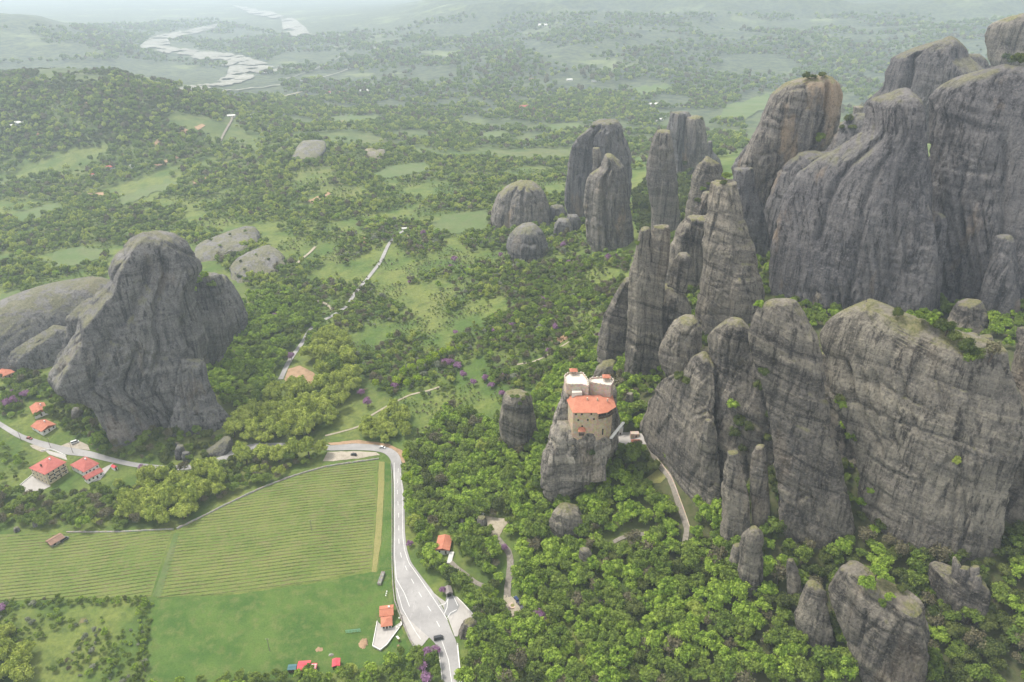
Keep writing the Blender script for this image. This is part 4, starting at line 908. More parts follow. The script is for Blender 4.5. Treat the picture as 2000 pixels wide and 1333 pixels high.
def window(parent, x, y, z, w, h, nx, ny, frame=True):
    """window on a wall: outward normal (nx, ny), centre (x, y, z)"""
    rz = math.atan2(ny, nx) - math.pi / 2
    wo = MB().box((0, 0, 0), (w + .24, .10, h + .24)).build('window', M['offwhite'] if frame else M['wood'], parent)
    wo.location = (x, y, z); wo.rotation_euler = (0, 0, rz)
    MB().box((0, .04, 0), (w, .09, h)).build('pane', M['pane'], wo)
    return wo
def roof_mesh(w, d, z, rise, kind, over=.6, th=.22):
    """gable or hip roof over a w x d box centred on the origin, ridge along the longer side"""
    sw = d > w
    a, b = (d, w) if sw else (w, d)
    a, b = a / 2 + over, b / 2 + over
    ins = b * (.95 if kind == 'hip' else 0)
    r = max(a - ins, .05)
    vs = [(-a, -b, 0), (a, -b, 0), (a, b, 0), (-a, b, 0), (-r, 0, rise), (r, 0, rise)]
    vs += [(x, y, q - th) for x, y, q in vs]
    fs = [(0, 1, 5, 4), (1, 2, 5), (2, 3, 4, 5), (3, 0, 4), (6, 10, 11, 7), (7, 11, 8), (8, 11, 10, 9), (9, 10, 6), (0, 6, 7, 1), (1, 7, 8, 2), (2, 8, 9, 3), (3, 9, 6, 0)]
    m = MB()
    m.add([((-y, x, q + z) if sw else (x, y, q + z)) for x, y, q in vs], fs)
    # ridge cap
    if sw: m.box((0, 0, z + rise + .02), (.3, 2 * r, .16))
    else: m.box((0, 0, z + rise + .02), (2 * r, .3, .16))
    return m
def house(name, label, cat, Lp, Bp, Rp, h, rise, roof, wallm, kind='gable', wins=(2, 2), storeys=1, chimney=True, shrink=.5, door=True, over=.6, frame=True):
    """house whose eaves corners are seen at photo pixels Lp, Bp (nearest), Rp, eaves h metres above ground"""
    zg = G1(*Bp)[2]
    for _ in range(3):
        P = [at_z(*q, zg + h) for q in (Lp, Bp, Rp)]
        c = (P[0] + P[2]) / 2
        zg = float(H(c[0], c[1]))
    P = [at_z(*q, zg + h) for q in (Lp, Bp, Rp)]
    ex, ey = P[2] - P[1], P[0] - P[1]
    w, d = np.linalg.norm(ex[:2]), np.linalg.norm(ey[:2])
    ang = math.atan2(ex[1], ex[0]); ang2 = math.atan2(ey[1], ey[0]) - math.pi / 2
    ang = ang + .5 * ((ang2 - ang + math.pi) % (2 * math.pi) - math.pi) * (w < 2 * d)
    c = (P[0] + P[2]) / 2
    o = empty(name, (c[0], c[1], zg), ang)
    w, d = w - 2 * over, d - 2 * over
    MB().box((0, 0, h / 2 - .6), (w, d, h + 1.2 - .25)).build('wall', M[wallm], o)
    rf = roof_mesh(w, d, h, rise, kind, over).build('roof', M[roof], o)
    if chimney: MB().box((w * .22, d * .1, h + rise * .6 + .5), (.7, .7, 1.6)).box((w * .22, d * .1, h + rise * .6 + 1.32), (.9, .9, .12)).build('chimney', M['offwhite'], rf)
    sh = h / storeys
    for s in range(storeys):
        z = s * sh + sh * .55
        for (n, L, px) in ((wins[0], w, 'f'), (wins[1], d, 'l'), (wins[1], d, 'r')):
            for k in range(n):
                t = (k + .5) / n * L - L / 2
                if px == 'f':
                    if door and s == 0 and k == n // 2:
                        dr = MB().box((t, -d / 2 - .03, 1.05), (1.05, .1, 2.1)).build('door', M['wood'], o)
                        MB().box((t + .38, -d / 2 - .11, 1.05), (.08, .08, .2)).build('handle', M['metal'], dr)
                        continue
                    window(o, t, -d / 2 - .02, z, 1.0, min(1.25, sh * .45), 0, -1, frame)
                elif px == 'l': window(o, -w / 2 - .02, t, z, 1.0, min(1.25, sh * .45), -1, 0, frame)
                else: window(o, w / 2 + .02, t, z, 1.0, min(1.25, sh * .45), 1, 0, frame)
    tag(o, label, cat)
    return o, w, d
gh, gw, gd = house('guesthouse', 'three-storey cream guesthouse with red hipped roof and balconies', 'house', (58,914), (87,929), (128,903), 8.6, 2.4, 'roof_red', 'cream', 'hip', (4, 4), 3)
for s in (1, 2):
    for k in range(3):
        bx = (k - 1) * gw * .3
        b = MB().box((bx, -gd / 2 - .7, s * 2.87), (gw * .24, 1.4, .16)).build('balcony', M['offwhite'], gh)
        MB().box((bx, -gd / 2 - 1.36, s * 2.87 + .55), (gw * .24, .06, .9)).build('railing', M['wood'], b)
MB().box((-gw * .28, 0, 11.0), (.8, .8, 1.6)).build('chimney', M['wood'], gh)
house('house', 'white-walled house with a wide red hipped roof by the road', 'house', (134,909), (164,922), (196,905), 4.0, 2.6, 'roof_red', 'offwhite', 'hip', (4, 3), 1)
house('annex', 'small white annex with red roof, downhill of the white-walled house', 'house', (157,931), (169,936), (205,921), 3.4, 1.6, 'roof_red', 'white', 'gable', (4, 2), 1, chimney=False)
house('cottage', 'cottage with weathered tile roof, upper of two beside the road', 'house', (56,795), (65,810), (95,801), 3.4, 2.0, 'roof_brick', 'offwhite', 'gable', (3, 2), 1)
house('cottage', 'cottage with weathered tile roof close above the red car', 'house', (64,832), (79,846), (105,830), 3.0, 1.8, 'roof_brick', 'offwhite', 'gable', (3, 2), 1)
house('cottage', 'cottage at the frame edge below the ledge, roof cut off', 'house', (-12,724), (4,737), (27,727), 3.4, 1.8, 'roof_brick', 'stone', 'hip', (3, 2), 1, chimney=False)
house('kiosk', 'tiny white kiosk with red roof on the roadside terrace', 'hut', (218,911), (222,916), (227,912), 2.2, .8, 'roof_bright', 'white', 'gable', (1, 0), 1, chimney=False, over=.15)
house('stone_barn', 'low stone barn with brown tile roof standing in the vineyard', 'barn', (91,1057), (98,1068), (124,1050), 2.4, 1.2, 'roof_barn', 'rubble', 'gable', (2, 1), 1, chimney=False, frame=False)
house('house', 'orange-roofed house beside the road, the wing away from the patio', 'house', (741,1184), (741,1205), (769,1202), 3.2, 1.5, 'roof_orange', 'stone', 'gable', (2, 2), 1)
house('house', 'orange-roofed wing opening onto the white patio', 'house', (743,1206), (744,1225), (767,1222), 3.0, 1.4, 'roof_orange', 'offwhite', 'hip', (3, 2), 1, chimney=False)
house('shed', 'flat teal sheet-roofed shed at the meadow edge', 'shed', (563,1298), (561,1309), (578,1308.5), 2.4, .25, 'roof_teal', 'wood', 'gable', (1, 1), 1, chimney=False, over=.2, frame=False)
house('shed', 'bright red sheet-roofed shed beside the teal one', 'shed', (583,1291.5), (579,1310), (604,1308.5), 3.0, .5, 'roof_bright', 'wood', 'gable', (2, 1), 1, chimney=False, over=.3, frame=False)
ls, lw, ld = house('lean_to', 'striped red and white lean-to against the red shed', 'shed', (608,1296), (605,1309), (617,1308.5), 2.2, .15, 'roof_bright', 'wood', 'gable', (1, 0), 1, chimney=False, over=.15, frame=False)
for k in range(3): MB().box((0, (k - 1) * ld * .3, 2.42), (lw * .96, ld * .12, .06)).build('sheet_stripe', M['offwhite'], ls)
house('shed', 'bright red square-roofed hut standing apart in the meadow', 'shed', (648,1287), (649,1302), (665,1301), 2.8, .5, 'roof_bright', 'wood', 'gable', (1, 1), 1, chimney=False, over=.3, frame=False)
house('hut', 'orange-roofed hut among trees above the junction', 'hut', (857,1047), (848,1075), (877,1075), 3.2, 1.2, 'roof_orange', 'offwhite', 'gable', (2, 3), 1, chimney=False)
gt, tw, td = house('gate_hut', 'small grey-roofed gate hut with a dark opening', 'hut', (867,1147), (871,1161), (885,1158), 2.7, 1.0, 'roof_grey', 'rubble', 'gable', (0, 0), 1, chimney=False, door=False, over=.3)
MB().box((0, -td / 2 - .04, 1.15), (tw * .7, .12, 2.2)).build('gate', M['dark'], gt)  # near-black panel painting the shade inside the hut's open front, no door leaf
# stairs below the hut
st = empty('stone_stairs', G1(879, 1100)); sz = st.location.z
for k in range(12): MB().box((-.5 + .1 * k, .55 * k, .12 + .17 * k), (2.6, .6, .5)).build('step', M['offwhite'], st)
tag(st, 'pale stone stairs leading up to the orange-roofed hut', 'stairs')
# retaining patio of the roadside house
PATIO = [(737,1216),(746,1224),(764,1230),(783,1216),(785,1221),(756,1262),(743,1273),(728,1265)]
pw = [G1(u, v) for u, v in PATIO]; pz = max(p[2] for p in pw) + .35; pc = np.mean([p[:2] for p in pw], axis=0)
pt = empty('patio', (pc[0], pc[1], pz - .6))
MB().prism([(p[0] - pc[0], p[1] - pc[1]) for p in pw], -1.0, .6).build('paving', M['concrete'], pt)
for i in (2, 3, 4, 5, 6, 7):
    a, b = pw[i] - [*pc, 0], pw[(i + 1) % 8] - [*pc, 0]
    if i in (2,): continue
    L = math.hypot(*(b - a)[:2]); mid = (a + b) / 2
    MB().box((mid[0], mid[1], .85), (L, .3, .5), math.atan2(b[1] - a[1], b[0] - a[0])).build('parapet', M['white'], pt)
tag(pt, 'white paved wedge-shaped patio beside the orange-roofed house', 'patio')

# far houses
FARB = [(215,330,16,'long white farmhouse with red roof beside dark cypresses'),(238,331,12,'white farm building next to the long red-roofed farmhouse'),(262,327,10,'small pale barn at the end of the farm row'),(186,344,9,'lone pinkish shed below the farm'),(40,243,16,'pale shed roof on the hill near the frame edge'),(18,249,14,'second pale shed on the hill near the frame edge'),(452,229,14,'white hut at the top of the pale hill road'),(486,229,14,'white hut on the ridge end beyond the hill road'),(638,184,22,'red-roofed house on the valley floor'),(670,183,20,'tan house beside the red-roofed valley house'),(712,181,26,'long white hall on the valley floor'),(770,182,24,'white shed at the end of the valley hall row'),(940,183,24,'white greenhouse in the middle of the valley'),(990,181,18,'small white shed between two greenhouses'),(1022,214,30,'red-roofed factory hall in the valley'),(1036,219,22,'white annex in front of the red-roofed hall'),(1040,158,18,'pink house on the far valley slope'),(1112,158,18,'white house on the far valley slope'),(1160,161,14,'grey hut on the far valley slope'),(1276,207,22,'white house beyond the twin pillar'),(1288,236,16,'pale shed nearest beyond the twin pillar'),(1060,53,40,'bright far roof high on the opposite hill'),(105,378,10,'pale shed beside the ploughed field'),(790,451,5,'white hut at the head of the hill road')]
for u, v, w, lb in FARB:
    g = G1(u, v)
    o = empty('farm_building', g, .15 + (u * 7 % 10) * .05)
    hh = max(3.2, w * .22)
    MB().box((0, 0, hh / 2 - 1), (w, w * .5, hh + 2)).build('wall', M['offwhite'], o)
    rm = 'roof_red' if ('red' in lb or 'pink' in lb) else ('roof_brick' if 'tan' in lb else 'offwhite')
    roof_mesh(w, w * .5, hh, w * .12, 'gable', .5).build('roof', M[rm], o)
    for k in range(3): MB().box(((k - 1) * w * .28, -w * .25 - .03, hh * .5), (w * .08, .12, hh * .35)).build('window', M['pane'], o)
    tag(o, lb, 'building')

# ------------------------------------------------------------------ the monastery
from mathutils.bvhtree import BVHTree
def one_hit(ob, u, v):
    off = ob.location + (ob.parent.location if ob.parent else Vector((0, 0, 0)))
    b = BVHTree.FromPolygons([v_.co + off for v_ in ob.data.vertices], [tuple(p.vertices) for p in ob.data.polygons])
    h = b.ray_cast(Vector(CAM), Vector(ray(u, v)).normalized())
    return h[0]
_h = one_hit(MON, 1140, 849)
y0 = (_h.y if _h else G1(1112, 960)[1]) - .6
def wp(u, v, y):
    d = ray(u, v); return CAM + d * (y / d[1])
Z = lambda v, y=None: wp(1143, v, y or y0)[2]
X = lambda u, v=805, y=None: wp(u, v, y or y0)[0]
ze, zb = Z(805), Z(868)
mo = empty('monastery', (X(1143), y0, Z(852)))
ox, oy, oz = mo.location
L_ = lambda x, y: (x - ox, y - oy)
fp = [L_(X(1120), y0), L_(X(1166), y0), L_(X(1168), y0 - 1.2), L_(X(1186), y0 + .6), L_(X(1199), y0 + 4.5), L_(X(1203), y0 + 15), L_(X(1110), y0 + 15)]
MB().prism(fp, zb - oz - 3, ze - oz + .1).build('wall', M['stone'], mo)
eh = ze - oz
rp = [L_(X(1118.5), y0 - .8), L_(X(1166), y0 - .8), L_(X(1167), y0 - 2.0), L_(X(1187), y0 - .3), L_(X(1193), y0 + 1.6), L_(X(1206), y0 + 5.2), L_(X(1204), y0 + 17), L_(X(1106), y0 + 17)]
rid = [(rp[0][0] + 2.5, 11.5), (rp[3][0] - 3, 11.5), (rp[5][0] - 4.0, 10.0)]
vs = [(*p, eh) for p in rp] + [(rid[0][0], rid[0][1], eh + 3.0), (rid[1][0], rid[1][1], eh + 3.0), (rid[2][0], rid[2][1], eh + 2.0)] + [(*p, eh - .25) for p in rp]
fs = [(0, 1, 8), (1, 2, 9, 8), (2, 3, 9), (3, 4, 9), (4, 10, 9), (4, 5, 10), (5, 6, 10), (6, 7, 8, 9, 10), (7, 0, 8)] + [(i, 11 + i, 11 + (i + 1) % 8, (i + 1) % 8) for i in range(8)] + [tuple(range(11, 19))[::-1]]
mr = MB().add(vs, fs).build('roof', M['roof_orange'], mo)
for k in range(3): MB().box((rid[0][0] + 6 + k * 5.5, 8.5 - k * .5, eh + 2.9), (.7, .7, 1.7)).build('chimney', M['stone_pink'], mr)
MB().box(((rp[0][0] + rp[3][0]) / 2, 11.5, eh + 3.06), (rid[1][0] - rid[0][0], .4, .16)).build('ridge_cap', M['roof_brick'], mr)
for u, v in ((1125, 809.5), (1136.5, 809.5), (1129.5, 821), (1148, 820.5), (1155, 809), (1160, 819), (1137, 833)):
    p = wp(u, v, y0); window(mo, p[0] - ox, -.02, p[2] - oz, .75, .95, 0, -1, False)
p = wp(1177, 843, y0); MB().box((p[0] - ox, -.45, p[2] - oz), (.6, .5, 3.6)).build('window_slit', M['dark'], mo)
# hoist porch with its own little roof
pp = wp(1135.5, 846, y0); px, pz = pp[0] - ox, pp[2] - oz
po = MB().box((px - 1.3, -1.7, pz + .7), (.22, .22, 3.6)).box((px + 1.3, -1.7, pz + .7), (.22, .22, 3.6)).box((px, -1.7, pz + .1), (2.8, .18, .18)).box((px, -1.7, pz + 1.1), (2.8, .12, .12)).box((px, -.9, pz - .5), (3.0, 1.9, .2)).build('porch', M['wood'], mo)
MB().add([(px - 2.1, -2.5, pz + 2.4), (px + 2.1, -2.5, pz + 2.4), (px + 2.1, 0, pz + 2.9), (px - 2.1, 0, pz + 2.9), (px - 1.0, -.4, pz + 4.1), (px + 1.0, -.4, pz + 4.1)], [(0, 1, 5, 4), (1, 2, 5), (0, 4, 3), (4, 5, 2, 3), (3, 2, 1, 0)]).build('porch_roof', M['roof_orange'], po)
# timber gallery under the wing roof
a, b = np.array(fp[2]), np.array(fp[3]); c = np.array(fp[4])
for i, (q, r) in enumerate(((a, b), (b, c))):
    d = r - q; Ln = math.hypot(*d); an = math.atan2(d[1], d[0]); md = (q + r) / 2; nn = np.array([d[1], -d[0]]) / Ln
    gl = MB().box((*(md + nn * .7), eh - 3.0), (Ln, 1.4, .2), an).build('gallery', M['wood'], mo)
    MB().box((*(md + nn * 1.35), eh - 2.3), (Ln, .1, 1.1), an).build('railing', M['wood'], gl)
    for k in range(5):
        w_ = q + d * (k + .5) / 5 + nn * 1.3
        MB().box((w_[0], w_[1], eh - 1.6), (.16, .16, 2.9), an).build('post', M['wood'], gl)
    MB().box((*(md + nn * .06), eh - 1.4), (Ln * .9, .1, 2.2), an).build('opening', M['dark'], mo)
tag(mo, 'stone monastery with broad orange roof perched on the pale rock', 'monastery')
# two upper terraces
def terrace(name, label, pix, y1, wall_h, gap=1.5):
    """deck whose corner pixels lie on one level plane"""
    z1 = wp(1143, np.mean([q[1] for q in pix]), y1)[2]
    W = [at_z(u, v, z1) for u, v in pix]
    c = np.mean(W, axis=0)
    o = empty(name, (c[0], c[1], z1 - wall_h))
    poly = [(w[0] - c[0], w[1] - c[1]) for w in W]
    n = len(poly)
    MB().prism(poly, -6, wall_h - .05).build('wall', M['stone_pink'], o)
    MB().prism([(x * .94, y * .94) for x, y in poly], wall_h - .3, wall_h + .03).build('deck', M['deck'], o)
    for i in range(n):
        a, b = np.array(poly[i]), np.array(poly[(i + 1) % n]); L = np.linalg.norm(b - a); an = math.atan2(*(b - a)[::-1])
        md = (a + b) / 2 * .985
        pr = MB().box((md[0], md[1], wall_h + .35), (L, .45, .9), an).build('parapet', M['stone_pink'], o)
        k = max(1, int(L / 2.0))
        for j in range(k):
            q = (a + (b - a) * (j + .5) / k) * .985
            MB().box((q[0], q[1], wall_h + .98), (.8, .47, .5), an).build('merlon', M['deck'], pr)
    return tag(o, label, 'terrace'), c, z1
y1 = y0 + 20
t1, c1, z1 = terrace('upper_terrace', 'white limewashed upper terrace with crenellated wall behind the roof', [(1102,736),(1110,730),(1138,730),(1147,742),(1150,757),(1138,753),(1106,753)], y1, 5.5)
t2, c2, z2 = terrace('upper_terrace', 'smaller crenellated terrace with pale deck above the monastery gallery', [(1152,741),(1170,739),(1191,738),(1199,745),(1193,756),(1152,749)], y1 - 1, 5.5)
MB().prism([(p[0] - c1[0], p[1] - c1[1]) for p in [at_z(u, v, z1 - 3) for u, v in ((1117,761),(1134,760),(1137,767),(1117,768))]], -4, 2.6).build('lower_deck', M['deck'], t1)
for (tt, cc, zz_, u, v, lb) in ((t1, c1, z1, 1120, 731, 0), (t2, c2, z2, 1184, 743, 0)):
    q = at_z(u, v, zz_) - cc
    k = MB()
    for sx in (-1, 1):
        for sy in (-1, 1): k.box((q[0] + sx * 1.5, q[1] + sy * 1.3, 5.5 + 1.3), (.35, .35, 2.6))
    ko = k.box((q[0], q[1] + 1.2, 5.5 + 1.3), (3, .2, 2.6)).build('belfry', M['stone_pink'], tt)
    MB().add([(q[0] + a * 2.3, q[1] + b * 2.0, 8.0) for a, b in ((-1, -1), (1, -1), (1, 1), (-1, 1))] + [(q[0] - .9, q[1], 9.3), (q[0] + .9, q[1], 9.3)], [(0, 1, 5, 4), (1, 2, 5), (2, 3, 4, 5), (3, 0, 4), (3, 2, 1, 0)]).build('belfry_roof', M['roof_orange'], ko)
# entrance huts on the forecourt
def small_block(name, label, cat, u, v, w, d, h, mat, roofm=None, rz=0.0):
    g = G1(u, v); o = empty(name, g, rz)
    MB().box((0, 0, h / 2 - .5), (w, d, h + 1)).build('wall', M[mat], o)
    if roofm: roof_mesh(w, d, h, .7, 'hip', .25).build('roof', M[roofm], o)
    MB().box((w * .15, -d / 2 - .03, .95), (.9, .1, 1.9)).build('door', M['wood'], o)
    return tag(o, label, cat)
small_block('entrance_lodge', 'white stepped entrance lodge at the foot of the monastery', 'hut', 1208, 846, 4.5, 5.0, 5.5, 'offwhite')
small_block('ticket_hut', 'flat beige ticket hut on the monastery forecourt', 'hut', 1239, 853, 5, 3.2, 2.8, 'stone_pink')
small_block('forecourt_shelter', 'low orange-roofed shelter at the edge of the forecourt', 'hut', 1241, 866, 5, 2.4, 1.8, 'rubble', 'roof_brick')
ms = empty('monastery_steps', wp(1204, 842, y0 + 4))
for k in range(14): MB().box((.55 * k - 3, .5 * k - 2, -3.2 + .42 * k), (1.6, .8, .9)).build('step', M['offwhite'], ms)
tag(ms, 'pale stairway climbing the flank of the monastery rock', 'stairs')
small_block('shrine', 'little beige shrine wall under the low bald dome', 'hut', 1097, 1043, 3.2, 1.2, 2.4, 'stone_pink')

# ------------------------------------------------------------------ walls along road and fields
def wall(name, label, pix, wd, h, mat, cat='wall', n=60, posts=None):
    w = path_world(pix, n)
    t = np.gradient(w, axis=0); t /= np.linalg.norm(t, axis=1)[:, None]; nn = np.stack([-t[:, 1], t[:, 0]], 1)
    b = H(w[:, 0], w[:, 1]); rs = np.random.RandomState(len(pix) * 7 + n)
    hh = h * (1 + .18 * rs.randn(n) * (mat == 'rubble'))
    org = np.array([*w[0], b[0]])
    P = np.stack([np.column_stack([w + nn * s * wd / 2, b + z * hh - (.6 if z == 0 else 0)]) for s, z in ((-1.1, 0), (-1, .9), (-.6, 1), (.6, 1), (1, .9), (1.1, 0))], 1) - org
    o = link(name, grid_mesh(name, P, None), M[mat]); o.location = org
    return tag(o, label, cat)
wall('stone_wall', 'rough low stone wall along the top edge of the vineyard', [(345,1034),(395,1010),(450,982),(520,950),(580,928),(640,911),(740,897)], .8, .9, 'rubble')
wall('stone_wall', 'white-stone field wall under the hedge near the barn', [(130,1040),(190,1040),(240,1039),(300,1036),(340,1034)], .8, .7, 'rubble')
wall('roadside_wall', 'grey parapet wall along the straight road beside the vineyard', [(764,906),(766,940),(766,1000),(766,1060),(766,1110),(768,1150),(771,1175)], .45, 1.0, 'rubble')
wall('roadside_wall', 'retaining wall below the road beside the patio', [(771,1176),(779,1198),(789,1224),(800,1250),(810,1268)], .5, 1.6, 'rubble')
wall('kerb_wall', 'low pale kerb wall curving off the junction apron', [(893,1168),(908,1183),(926,1203)], .35, .6, 'offwhite', n=20)
wall('kerb_wall', 'broken pale kerb beside the road at the bottom edge', [(857,1274),(861,1302),(866,1345)], .35, .6, 'offwhite', n=20)
wall('kerb_wall', 'pale safety kerb on the wooded side at the bottom edge', [(894,1258),(898,1300),(903,1345)], .3, .6, 'offwhite', n=20)
wall('stone_wall', 'low wall around the guesthouse yard', [(38,950),(62,930),(66,926)], .35, .8, 'offwhite', n=14)
wall('stone_wall', 'pale wall between the road and the guesthouse roof', [(80,882),(100,878),(130,892)], .35, 1.0, 'offwhite', n=20)
wall('stone_wall', 'parapet beside the monastery path', [(1284,898),(1300,918),(1312,935),(1322,960),(1331,985),(1341,1012),(1348,1035)], .35, .9, 'stone_pink', n=40)
# ------------------------------------------------------------------ utility poles, lamps
def pole(label, u, v, h, cross=True):
    g = G1(u, v); o = empty('utility_pole', g)
    MB().cyl((0, 0, -.4), .17, h + .4, 8, .11).build('post', M['polewood'], o)
    if cross:
        ca = MB().box((0, 0, h - .5), (1.9, .12, .14)).build('crossarm', M['polewood'], o)
        for s in (-.8, 0, .8): MB().cyl((s, 0, h - .43), .06, .22, 6).build('insulator', M['offwhite'], ca)
    tag(o, label, 'pole')
pole('wooden utility pole standing alone in the lower meadow', 527, 1272, 9)
pole('wooden pole in the middle of the roadside vineyard', 609, 1037, 8)
pole('utility pole on the road edge by the patio', 787, 1222, 8)
pole('utility pole on the road by the red car', 42, 862, 8)
pole('utility pole behind the guesthouse on the road edge', 99, 875, 8)
pole('utility pole nearest the white van', 143, 886, 9)
pole('slim pole at the edge of the lower meadow by the sheds', 284, 1312, 8)
pole('utility pole at the edge of the junction apron', 928, 1206, 8)
def lamp(label, u, v, z=1.1):
    g = G1(u, v); o = empty('globe_lamp', g)
    MB().cyl((0, 0, -.2), .06, z + .2, 6).build('post', M['metal'], o)
    bm = bmesh.new(); bmesh.ops.create_uvsphere(bm, u_segments=10, v_segments=7, radius=.38); me = bpy.data.meshes.new('globe'); bm.to_mesh(me); bm.free()
    gl = link('globe', me, M['lampglass'], o); gl.location = (0, 0, z + .3)
    tag(o, label, 'lamp')
lamp('topmost of three white globe lamps on the lawn', 756, 1159); lamp('middle one of three white globe lamps on the lawn', 755, 1163); lamp('lowest of three white globe lamps on the lawn', 754, 1167)
lamp('white globe lamp at the patio tip by the road pole', 780, 1211); lamp('white globe lamp on the outer patio edge', 781, 1226); lamp('white globe lamp nearest the yellow slide on the patio', 776, 1229)
# ------------------------------------------------------------------ vehicles
def car(label, u, v, u2, v2, paint, kind='car', name='parked_car', cat='car'):
    g, g2 = G1(u, v), G1(u2, v2)
    o = empty(name, (g[0], g[1], g[2] + .36), math.atan2(g2[1] - g[1], g2[0] - g[0]))
    L, W, h1, h2 = dict(car=(4.4, 1.8, .78, 1.45), van=(5.0, 1.95, .95, 1.95), pickup=(5.0, 1.85, .85, 1.6))[kind]
    prof = dict(car=[(-.5, .5), (-.47, .9), (-.30, 1.0), (-.18, 1.0), (.20, 1.0), (.46, .82), (.5, .5)], van=[(-.5, .4), (-.5, 1.0), (0, 1.02), (.28, 1.0), (.48, .8), (.5, .45)], pickup=[(-.5, .5), (-.5, 1.0), (0, 1.0), (.22, 1.0), (.48, .85), (.5, .5)])[kind]
    def loft(sec, name, mat, par, wtop=1.0):
        m = MB(); n = len(sec)
        vs = [(x, s * W / 2 * w, z) for s in (-1, 1) for x, z, w in sec]
        m.add(vs, [tuple(range(n))[::-1], tuple(range(n, 2 * n))] + [(i, (i + 1) % n, n + (i + 1) % n, n + i) for i in range(n)])
        return m.build(name, mat, par)
    body = [(-L * .5, .28, .96), (-L * .5, h1 * .85, .96), (-L * .46, h1, .94), (L * .44, h1 * .92, .94), (L * .5, h1 * .6, .9), (L * .5, .28, .92)]
    bd = loft(body, 'body', M[paint], o)
    ca, cb, cc, cd = dict(car=(-.44, -.30, .14, .28), van=(-.49, -.46, .24, .38), pickup=(-.06, -.02, .18, .30))[kind]
    loft([(L * ca, h1 * .98, .90), (L * cb, h2 - .05, .76), (L * cc, h2 - .05, .76), (L * cd, h1 * .98, .90)], 'glasshouse', M['pane'], o)
    loft([(L * (cb - .01), h2 - .06, .78), (L * cb, h2, .72), (L * cc, h2, .72), (L * (cc + .01), h2 - .06, .78)], 'car_roof', M[paint], o)
    for sx in (-.31, .31):
        for sy in (-1, 1):
            wh = MB().cyl((L * sx, sy * W * .47 - .11, 0), .34, .22, 12, axis='y').build('wheel', M['tyre'], o)
            MB().cyl((L * sx, sy * W * .47 - (.13 if sy < 0 else -.08), 0), .2, .05, 8, axis='y').build('rim', M['metal'], wh)
    for sy in (-1, 1):
        MB().box((L * .485, sy * W * .34, h1 * .62), (.1, .38, .18)).build('headlight', M['lampglass'], o)
        MB().box((-L * .495, sy * W * .36, h1 * .7), (.08, .3, .2)).build('tail_light', M['tail'], o)
    tag(o, label, cat)
for nm, cl in (('p_black', (.02, .021, .024)), ('p_white', (.62, .62, .61)), ('p_red', (.26, .05, .04)), ('p_blue', (.03, .05, .13)), ('p_grey', (.09, .09, .10))):
    M[nm] = plain('car_paint' + nm[1:], cl, .35, .05, 1, .5)
M['tail'] = plain('tail_light_red', (.35, .02, .02), .4, .05)
car('black van crossing the road junction', 857, 1249, 866, 1247, 'p_black', 'van', 'van', 'van')
car('white car driving round the road bend', 747, 876, 756, 877, 'p_white', 'car', 'car')
car('black car parked in the gravel lay-by', 691, 890, 684, 889, 'p_black')
car('white van parked in the gravel pull-off by the massif', 147, 866, 154, 863, 'p_white', 'van', 'van', 'van')
car('dark red car on the road below the cottages', 58, 858, 64, 860, 'p_red', 'car', 'car')
car('dark blue car parked beside the round planter, uphill one', 1009, 1173, 1006, 1168, 'p_blue')
car('dark grey pickup parked behind the blue car', 1017, 1185, 1013, 1178, 'p_grey', 'pickup', 'pickup_truck', 'pickup')
car('dark vehicle parked at the end of the stone barn', 126, 1056, 132, 1052, 'p_grey', 'van', 'van', 'van')
# ------------------------------------------------------------------ small things
g = G1(1001, 1184); pl = empty('round_planter', g)
MB().cyl((0, 0, -.2), 2.0, .75, 20).build('rim', M['stone_pink'], pl); MB().cyl((0, 0, .3), 1.65, .35, 18, .9).build('flower_bed', M['strip'], pl)
tag(pl, 'round stone planter at the end of the gravel path', 'planter')
g = G1(745, 1132); tk = empty('log_stack', g, math.radians(84))
rs_ = np.random.RandomState(3)
for k in range(13):
    for r in range(3):
        MB().cyl((-4.2 + k * .68, -1.0, .35 + r * .55), .34 + .05 * rs_.rand(), 2.0, 7, axis='y').build('log', M['rubble'], tk)
tag(tk, 'long grey log stack on the grass beside the road wall', 'log stack')
g = G1(690, 1236); fr = empty('climbing_frame', g, math.radians(8))
for k in range(6): MB().box((-3.6 + k * 1.45, 0, 1.1), (.10, .10, 2.3)).build('post', M['greenmetal'], fr)
for z in (.5, 1.15, 1.8, 2.25): MB().box((0, 0, z), (7.4, .09, .09)).build('bar', M['greenmetal'], fr)
tag(fr, 'pale green metal frame fence in the lower meadow', 'frame')
g = G1(777, 1248); sl = empty('playground_slide', g, math.radians(-60))
MB().add([(-1.8, -.5, .1), (1.6, -.5, 1.7), (1.6, .5, 1.7), (-1.8, .5, .1), (-1.8, -.5, .3), (1.6, -.5, 1.95), (1.6, .5, 1.95), (-1.8, .5, .3)], [(0, 1, 2, 3), (0, 4, 5, 1), (3, 2, 6, 7)]).build('chute', M['offwhite'], sl)
MB().box((1.9, 0, .9), (.5, 1.0, 1.9)).build('ladder', M['strip'], sl)
tag(sl, 'small yellow and white slide on the grass below the patio', 'slide')
